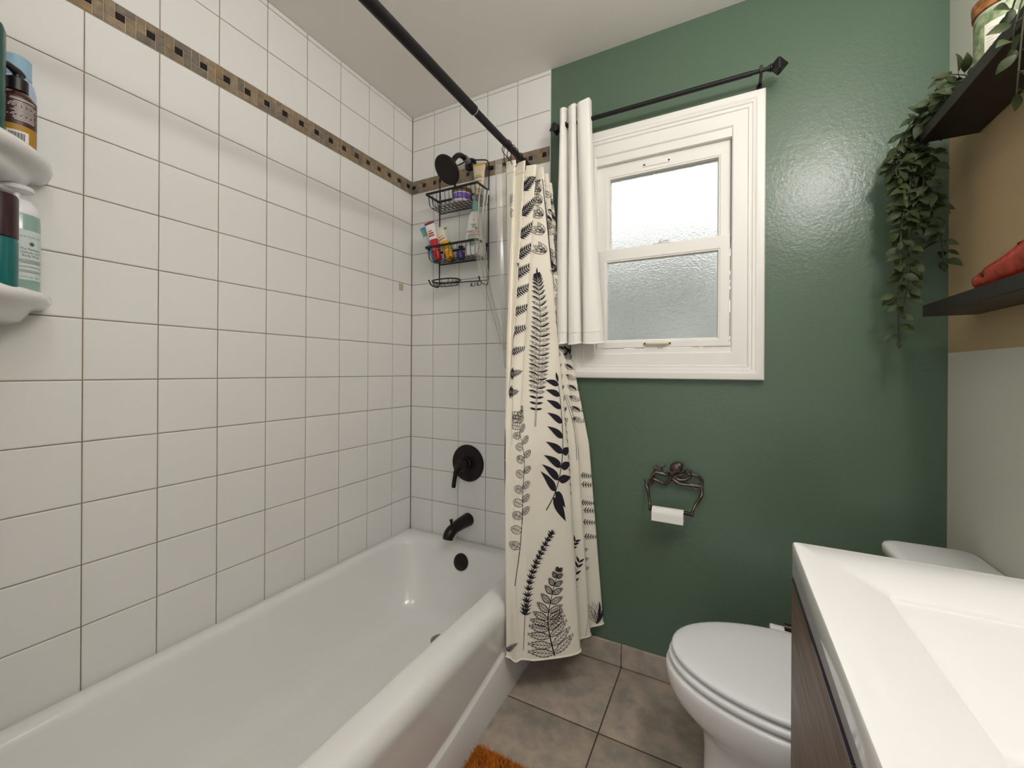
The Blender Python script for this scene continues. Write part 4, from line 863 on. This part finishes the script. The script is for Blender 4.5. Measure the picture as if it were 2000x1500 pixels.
# ------------------------------------------------------------------ vanity
VX, VY0, VY1, VZ = 1.509, -1.525, -.790, .864
vc = thing('vanity_cabinet', 'dark brown wood grain vanity cabinet under the white sink top', 'cabinet', (1.74, -1.16, 0))
wd = mat('dark_walnut_laminate', (.16, .10, .075), .42); M['walnut'] = wd; nt = wd.node_tree; p = nt.nodes['Principled BSDF']; tc = [n for n in nt.nodes if n.type == 'TEX_COORD'][0]
mp = nd(nt, 'ShaderNodeMapping'); mp.inputs['Scale'].default_value = (8, 1.1, 16); nt.links.new(tc.outputs['Object'], mp.inputs[0])
nz = nd(nt, 'ShaderNodeTexNoise', Scale=5, Detail=8, Roughness=.65, Distortion=.8); nt.links.new(mp.outputs[0], nz.inputs['Vector'])
rp = nd(nt, 'ShaderNodeValToRGB'); rp.color_ramp.elements[0].position = .35; rp.color_ramp.elements[0].color = (.075, .045, .034, 1); rp.color_ramp.elements[1].position = .68; rp.color_ramp.elements[1].color = (.25, .165, .125, 1)
nt.links.new(nz.outputs['Fac'], rp.inputs[0]); nt.links.new(rp.outputs[0], p.inputs['Base Color'])
b = MB(); b.box(VX+.014, XR-.002, VY1-.024, VY1-.008, .09, .802); b.box(VX+.014, XR-.002, VY0+.006, VY0+.022, .09, .802); b.box(XR-.012, XR-.002, VY0+.022, VY1-.024, .09, .70); b.box(VX+.014, XR-.012, VY0+.022, VY1-.024, .09, .106); b.box(VX+.06, XR-.002, VY0+.006, VY1-.008, 0, .09); b.build('carcass', M['walnut'], vc)
DZ = .8033
for y0, y1 in ((-1.157, VY1-.006), (VY0+.006, -1.160)):
    d_ = MB().box(VX-.0008, VX+.0135, y0, y1, .095, DZ, 0, .0008, 1).build('door', M['walnut'], vc)
    e = MB(); e.box(VX-.0012, VX+.0135, y0, y1, DZ-.0005, DZ+.0018, 0, .0006, 1); e.build('edge_band', mat('dark_gloss_edge', (.022, .014, .028), .12), d_)
vs = thing('vanity_sink_top', 'glossy white vanity top with shallow rectangular integrated sink', 'sink', (1.74, -1.16, .804))
b = MB(); n = 6
lo_ = [rrect(VX+.004, XR-.001, VY0, VY1-.004, .004, .806, n), rrect(VX, XR-.001, VY0, VY1, .006, .812, n), rrect(VX, XR-.001, VY0, VY1, .006, VZ-.004, n), rrect(VX+.0012, XR-.001, VY0, VY1-.0012, .006, VZ-.0012, n), rrect(VX+.004, XR-.001, VY0, VY1-.004, .006, VZ, n),
       rrect(1.590, 1.913, -1.42, -.930, .010, VZ, n), rrect(1.5915, 1.9115, -1.4185, -.9312, .010, VZ-.001, n), rrect(1.593, 1.910, -1.417, -.9335, .010, VZ-.005, n), rrect(1.595, 1.908, -1.415, -.937, .010, VZ-.0062, n)]
b.loft(lo_, True, False)
def basin(x0, x1, y0, y1, r, zf):
    l = rrect(x0, x1, y0, y1, r, 0, n)
    for v in l: v.z = zf(v.y)
    return l
ramp = lambda z: (lambda y: z)
b.loft([rrect(1.595, 1.908, -1.415, -.937, .010, VZ-.0062, n), basin(1.600, 1.903, -1.405, -1.128, .014, ramp(VZ-.026)), basin(1.603, 1.900, -1.402, -1.136, .014, ramp(VZ-.030)), basin(1.622, 1.88, -1.385, -1.160, .02, ramp(VZ-.085)), basin(1.64, 1.86, -1.36, -1.185, .03, ramp(VZ-.098)), basin(1.70, 1.80, -1.30, -1.23, .02, ramp(VZ-.102))], False, True)
b.build('sink_top', mat('white_gloss_resin', (.80, .80, .80), .07, spec=.5), vs, ang=40)
# ------------------------------------------------------------------ floating shelves and what is on them
def shelf(zb, x0, y1, label):
    o = thing('floating_shelf', label, 'shelf', (XR, -.45, zb), 'dark floating shelves'); MB().box(x0, XR-.0005, -.78, y1, zb, zb+.030, 0, .0012, 1).build('board', M['dshelf'], o); return o
S1B, S2B = 1.747, 1.2915
shelf(S1B, 1.861, -.155, 'upper dark brown floating shelf carrying the jar and the vines'); shelf(S2B, 1.870, -.150, 'lower dark brown floating shelf with the red ornament')
zj = S1B+.030; c = (1.9165, -.398)
cj = thing('candle_jar', 'jar with wooden lid and leafy printed label on the upper shelf', 'jar', (*c, zj)); fa = math.atan2(-1.2, -.5)
MB().lathe([(.042, 0), (.0445, .003), (.045, .01), (.045, .108), (.044, .110), (.002, .110)], (*c, zj), (0, 0, 1), 48).build('jar_body', mat('grey_green_glass', (.34, .37, .30), .2), cj)
wo = mat('orange_brown_wood', (.40, .17, .045), .5, col2=(.16, .06, .02), vscale=55)
b = MB(); b.lathe([(.044, .110), (.0475, .1115), (.048, .114), (.048, .124), (.0475, .1245), (.0475, .1255), (.0485, .1265), (.0485, .137), (.046, .139), (.002, .139)], (*c, zj), (0, 0, 1), 48); b.build('lid', wo, cj)
b = MB(); wrap_patch(b, c, .045, fa, 1.5, zj+.006, zj+.104, 0, .0004, 30); wrap_patch(b, c, .045, fa-.12, .55, zj+.012, zj+.078, 1, .0008, 12)
for k in range(7): wrap_patch(b, c, .045, fa-.25, .25+.1*R.random(), zj+.028+.006*k, zj+.0292+.006*k, 2, .0011, 5)
b.build('label', [mat('leafy_label', (.30, .36, .20), .5, col2=(.10, .14, .07), vscale=70), mat('cream_label', (.62, .60, .50), .6), mat('grey_label_print', (.30, .30, .26), .6)], cj)
ro = thing('ceramic_ornament', 'glossy red ceramic ornament with small dark holes on the lower shelf', 'ornament', (1.918, -.45, S2B+.030)); zr = S2B+.030
b = MB(); ls = []
for y, xc, zc, rx, rz in ((-.338, 1.897, .020, .002, .002), (-.345, 1.898, .019, .010, .011), (-.356, 1.900, .020, .016, .017), (-.370, 1.902, .0215, .0185, .0195), (-.380, 1.903, .022, .018, .019), (-.390, 1.904, .024, .021, .0225), (-.41, 1.907, .027, .024, .026), (-.44, 1.911, .031, .027, .030), (-.48, 1.915, .036, .030, .035), (-.52, 1.917, .042, .032, .041), (-.56, 1.918, .045, .032, .044), (-.60, 1.918, .040, .028, .038), (-.63, 1.917, .034, .018, .026), (-.645, 1.916, .03, .006, .01)):
    ls.append([(xc+rx*math.cos(a)*(1+.05*math.sin(5*a+y*90)), y, zr+zc+rz*math.sin(a)*(1+.05*math.cos(4*a+y*70))) for a in [2*PI*k/36 for k in range(36)]])
b.loft(ls, True, True); b.tube(smooth_path([(1.905, -.545, zr+.078), (1.898, -.55, zr+.098), (1.902, -.545, zr+.112)], 5), lerp_list([.012, .010, .003], 11), 12)
b.build('body', mat('red_glaze', (.56, .045, .022), .2, col2=(.34, .02, .014), vscale=45, bump=.4, bscale=60, bdist=.004, coat=.4), ro, ang=80)
DH = mat('dark_hole', (.02, .004, .004), .6)
for x, y, z, n_ in ((1.889, -.402, .0425, (-.62, .12, .78)), (1.8835, -.398, .0275, (-.96, .12, .2)), (1.8945, -.452, .0545, (-.6, .1, .8)), (1.893, -.50, .066, (-.6, .05, .8))):
    nn = Vector(n_).normalized(); a_ = Vector((0, 1, .3)); a_ = (a_-nn*a_.dot(nn)).normalized(); b_ = nn.cross(a_)
    h = MB(); h.loft([[Vector((x, y, zr+z))+(a_*math.cos(2*PI*k/18)*1.5+b_*math.sin(2*PI*k/18))*r+nn*q for k in range(18)] for r, q in ((.0042, -.006), (.0042, .0002), (.003, .0006))], True, True); h.build('hole', DH, ro)
b = MB(); b.box(1.885, 1.93, -.56, -.352, zr, zr+.003, 0, .001, 1); b.build('felt_pad', M['black_p'], ro)
# ------------------------------------------------------------------ trailing vines
def leafq(mb, P, d, n, L, W):
    d = d.normalized(); s_ = d.cross(n)
    if s_.length < 1e-4: s_ = d.orthogonal()
    s_.normalize(); n = s_.cross(d); rows = ((0, .05, 0), (.12, .48, .03), (.27, .84, .06), (.45, 1, .07), (.63, .86, .06), (.8, .52, .03), (.92, .22, -.02), (1, .01, -.06)); ls = []
    for t, w, h in rows:
        ce = P+d*(L*t)+n*(h*L); ls.append([ce-s_*(W*.5*w)+n*(.10*W*w), ce, ce+s_*(W*.5*w)+n*(.10*W*w)])
    mb.loft(ls, False, False, False)
def vine(strands, name, label, loc, seed, dens=.019, Ls=(.030, .045)):
    rr = random.Random(seed); root = thing(name, label, 'plant', loc); st = MB(); lf = MB()
    for P, tail in strands:
        q = smooth_path(P, 10); st.tube(q, .0013, 6); acc = 0; side = 1
        for i in range(1, len(q)):
            seg = (q[i]-q[i-1]); acc += seg.length
            if acc < dens: continue
            acc = 0; t = seg.normalized()
            for sg in (1, -1):
                if rr.random() < .10: continue
                a = rr.uniform(0, 2*PI); o_ = t.orthogonal().normalized(); sdv = (o_*math.cos(a)+t.cross(o_)*math.sin(a))*sg
                d = (sdv+t*rr.uniform(.1, .7)+Vector((0, 0, -rr.uniform(.0, .45)))).normalized(); L = rr.uniform(*Ls); p0 = q[i]+d*.006
                if p0.y+d.y*L > -.004: d.y = -abs(d.y)*.5
                if p0.x+d.x*L > XR-.004: d.x = -abs(d.x)
                pe = p0+d*L
                if tail and 1.735 < pe.z < 1.79 and pe.x > 1.855 and pe.y < -.150: continue
                st.tube([q[i], p0], .0007, 4); leafq(lf, p0, d, Vector((rr.uniform(-.7, .5), -1, rr.uniform(-.2, 1.1))), L, L*rr.uniform(.46, .58))
        leafq(lf, q[-1], (q[-1]-q[-3]), Vector((0, -1, .3)), .028, .014)
    st.build('stems', M['stem'], root); lf.build('foliage', M['leaf'], root, ang=180, fix=False); return root
rr = random.Random(11); SV = []
for x, y, zlow, x2 in ((1.842, -.118, 1.235, 1.826), (1.868, -.112, 1.39, 1.846), (1.882, -.10, 1.44, 1.925), (1.850, -.130, 1.50, 1.832), (1.872, -.125, 1.56, 1.870), (1.862, -.105, 1.33, 1.850), (1.835, -.108, 1.60, 1.815), (1.895, -.118, 1.53, 1.905), (1.838, -.128, 1.68, 1.822), (1.885, -.13, 1.62, 1.892)):
    y0 = rr.uniform(-.36, -.22); x0 = rr.uniform(1.885, 1.93)
    P = [(x0, y0, zj+.006), ((x0+x)/2+.005, (y0+y)/2-.01, zj+.020+rr.uniform(0, .03)), (x+.004, y-.012, zj+.018), (x-.006, y+.004, zj-.03)]
    m_ = 4
    for k in range(1, m_+1): P.append((x+(x2-x)*k/m_+rr.uniform(-.008, .008), y+rr.uniform(-.008, .008), zj-.03+(zlow-zj+.03)*k/m_))
    SV.append((P, True))
SV.append(([(1.925, -.33, zj+.008), (1.935, -.27, zj+.05), (1.915, -.20, zj+.075), (1.895, -.17, zj+.06), (1.882, -.15, zj+.03)], True)); SV.append(([(1.93, -.30, zj+.008), (1.92, -.24, zj+.075), (1.905, -.20, zj+.11)], True))
vine(SV, 'trailing_plant', 'trailing green vine hanging over the end of the upper shelf', (1.90, -.25, zj), 5)
vine([([(1.92, -.60, zj+.006), (1.89, -.60, zj+.035), (1.862, -.59, zj+.02), (1.850, -.585, zj-.03), (1.848, -.58, zj-.07)], True), ([(1.92, -.64, zj+.006), (1.88, -.64, zj+.05), (1.85, -.63, zj+.03), (1.845, -.615, zj-.06), (1.845, -.60, zj-.16)], True), ([(1.91, -.58, zj+.006), (1.885, -.575, zj+.045), (1.862, -.57, zj+.035), (1.852, -.57, zj+.005)], True)],
     'trailing_plant', 'second leafy vine dangling over the upper shelf front beside the jar', (1.90, -.60, zj), 9, .024, (.026, .036))
# ------------------------------------------------------------------ bath mat
bm_ = thing('bath_mat', 'burnt orange shaggy bath mat beside the tub', 'bath mat', (.98, -.93, 0))
MB().box(.752, 1.21, -1.32, -.562, .0, .008, 0, .003).build('backing', mat('orange_backing', (.35, .12, .02), .9), bm_)
pl = MB(); rr = random.Random(3)
for i in range(15000):
    x = rr.uniform(.752, 1.21); y = rr.uniform(-1.32, -.560) if i % 2 else -1.32+.76*(1-rr.random()**2.2*.45); a = rr.uniform(0, 2*PI); l_ = Vector((rr.gauss(0, .006), rr.gauss(0, .006)+.002, rr.uniform(.014, .021))); w_ = Vector((math.cos(a), math.sin(a), 0))*.0011; P = Vector((x, y, .006))
    if x < .757: l_.x = abs(l_.x)
    pl.add([P-w_, P+w_, P+l_*.6+w_*.8+Vector((l_.x*.1, 0, 0)), P+l_*.6-w_*.8, P+l_], [(0, 1, 2, 3), (3, 2, 4)])
o = pl.build('pile', mat('orange_pile', (.66, .22, .015), .85, col2=(.50, .145, .008), vscale=40), bm_, smooth=False, fix=False); o['kind'] = 'stuff'
# ------------------------------------------------------------------ lamps, daylight, camera
vl = thing('vanity_light', 'three-globe wall lamp above the vanity, outside the picture', 'lamp', (XR, -1.12, 2.12))
MB().box(XR-.025, XR-.001, -1.40, -.84, 2.07, 2.17, 0, .006).build('wall_plate', M['blk'], vl)
for y in (-1.32, -1.12, -.92):
    MB().lathe([(.012, 0), (.012, .05), (.022, .055), (.022, .075)], (XR-.025, y, 2.12), (-1, 0, 0), 20).build('arm', M['blk'], vl)
    ld = bpy.data.lights.new('bulb', 'POINT'); ld.energy = 6.2; ld.color = (1, .96, .935); ld.shadow_soft_size = .055
    lo2 = bpy.data.objects.new('bulb', ld); C.objects.link(lo2); lo2.location = (XR-.14, y, 2.12)
gl_ = thing('added_fill_globe', 'added globe fill light behind the photographer, outside the picture', 'lamp', (1.25, -1.66, CEIL))  # invented ceiling globe, added only to give soft frontal fill
MB().lathe([(.07, 0), (.07, .02), (.05, .03), (.012, .034), (.012, .05)], (1.25, -1.66, CEIL-.0005), (0, 0, -1), 32).build('fill_canopy', M['whitep'], gl_)
ld = bpy.data.lights.new('globe', 'POINT'); ld.energy = 7.5; ld.color = (1, .98, .975); ld.shadow_soft_size = .13  # point light of the added fill globe
hl = bpy.data.objects.new('globe', ld); C.objects.link(hl); hl.location = (1.25, -1.66, CEIL-.19)
pd = bpy.data.lights.new('added_doorway_portal', 'AREA'); pd.shape = 'RECTANGLE'; pd.size = 1.0; pd.size_y = 2.06; pd.cycles.is_portal = True  # samples the sky fill coming through the added doorway
po = bpy.data.objects.new('added_doorway_portal', pd); C.objects.link(po); po.location = (1.30, YR-.05, 1.03); po.rotation_euler = (math.radians(90), 0, 0)
wo_ = bpy.data.worlds.new('sky'); SC.world = wo_; wo_.use_nodes = True; nt = wo_.node_tree; bg = nt.nodes['Background']
tc = nd(nt, 'ShaderNodeTexCoord'); sx = nd(nt, 'ShaderNodeSeparateXYZ'); nt.links.new(tc.outputs['Generated'], sx.inputs[0])
rp = nd(nt, 'ShaderNodeValToRGB'); rp.color_ramp.elements[0].position = .48; rp.color_ramp.elements[0].color = (.45, .46, .42, 1); rp.color_ramp.elements[1].position = .56; rp.color_ramp.elements[1].color = (1, 1, .99, 1)
mr = nd(nt, 'ShaderNodeMapRange'); mr.inputs['From Min'].default_value = -1; nt.links.new(sx.outputs[2], mr.inputs['Value']); nt.links.new(mr.outputs[0], rp.inputs[0]); nt.links.new(rp.outputs[0], bg.inputs[0]); bg.inputs[1].default_value = 1.25
cam = bpy.data.cameras.new('camera'); co = bpy.data.objects.new('camera', cam); C.objects.link(co); SC.camera = co
yaw, roll = -.4786, .0058
fw = Vector((math.sin(yaw), math.cos(yaw), 0)); rt = Vector((math.cos(yaw), -math.sin(yaw), 0)); upv = rt.cross(fw)
r2 = rt*math.cos(roll)+upv*math.sin(roll); u2 = -rt*math.sin(roll)+upv*math.cos(roll)
mw = Matrix(((r2.x, u2.x, -fw.x, 1.4096), (r2.y, u2.y, -fw.y, -1.6108), (r2.z, u2.z, -fw.z, 1.1435), (0, 0, 0, 1)))
co.matrix_world = mw; cam.sensor_width = 36; cam.lens = 803.538/2000*36; cam.shift_y = -26.2/2000; cam.clip_start = .02
vs_ = SC.view_settings; vs_.view_transform = 'Standard'; vs_.look = 'None'; vs_.gamma = 1; vs_.use_curve_mapping = False; vs_.exposure = 0.42
SC.cycles.use_denoising = True
for o in bpy.data.objects:
    if '_w' in o: del o['_w']
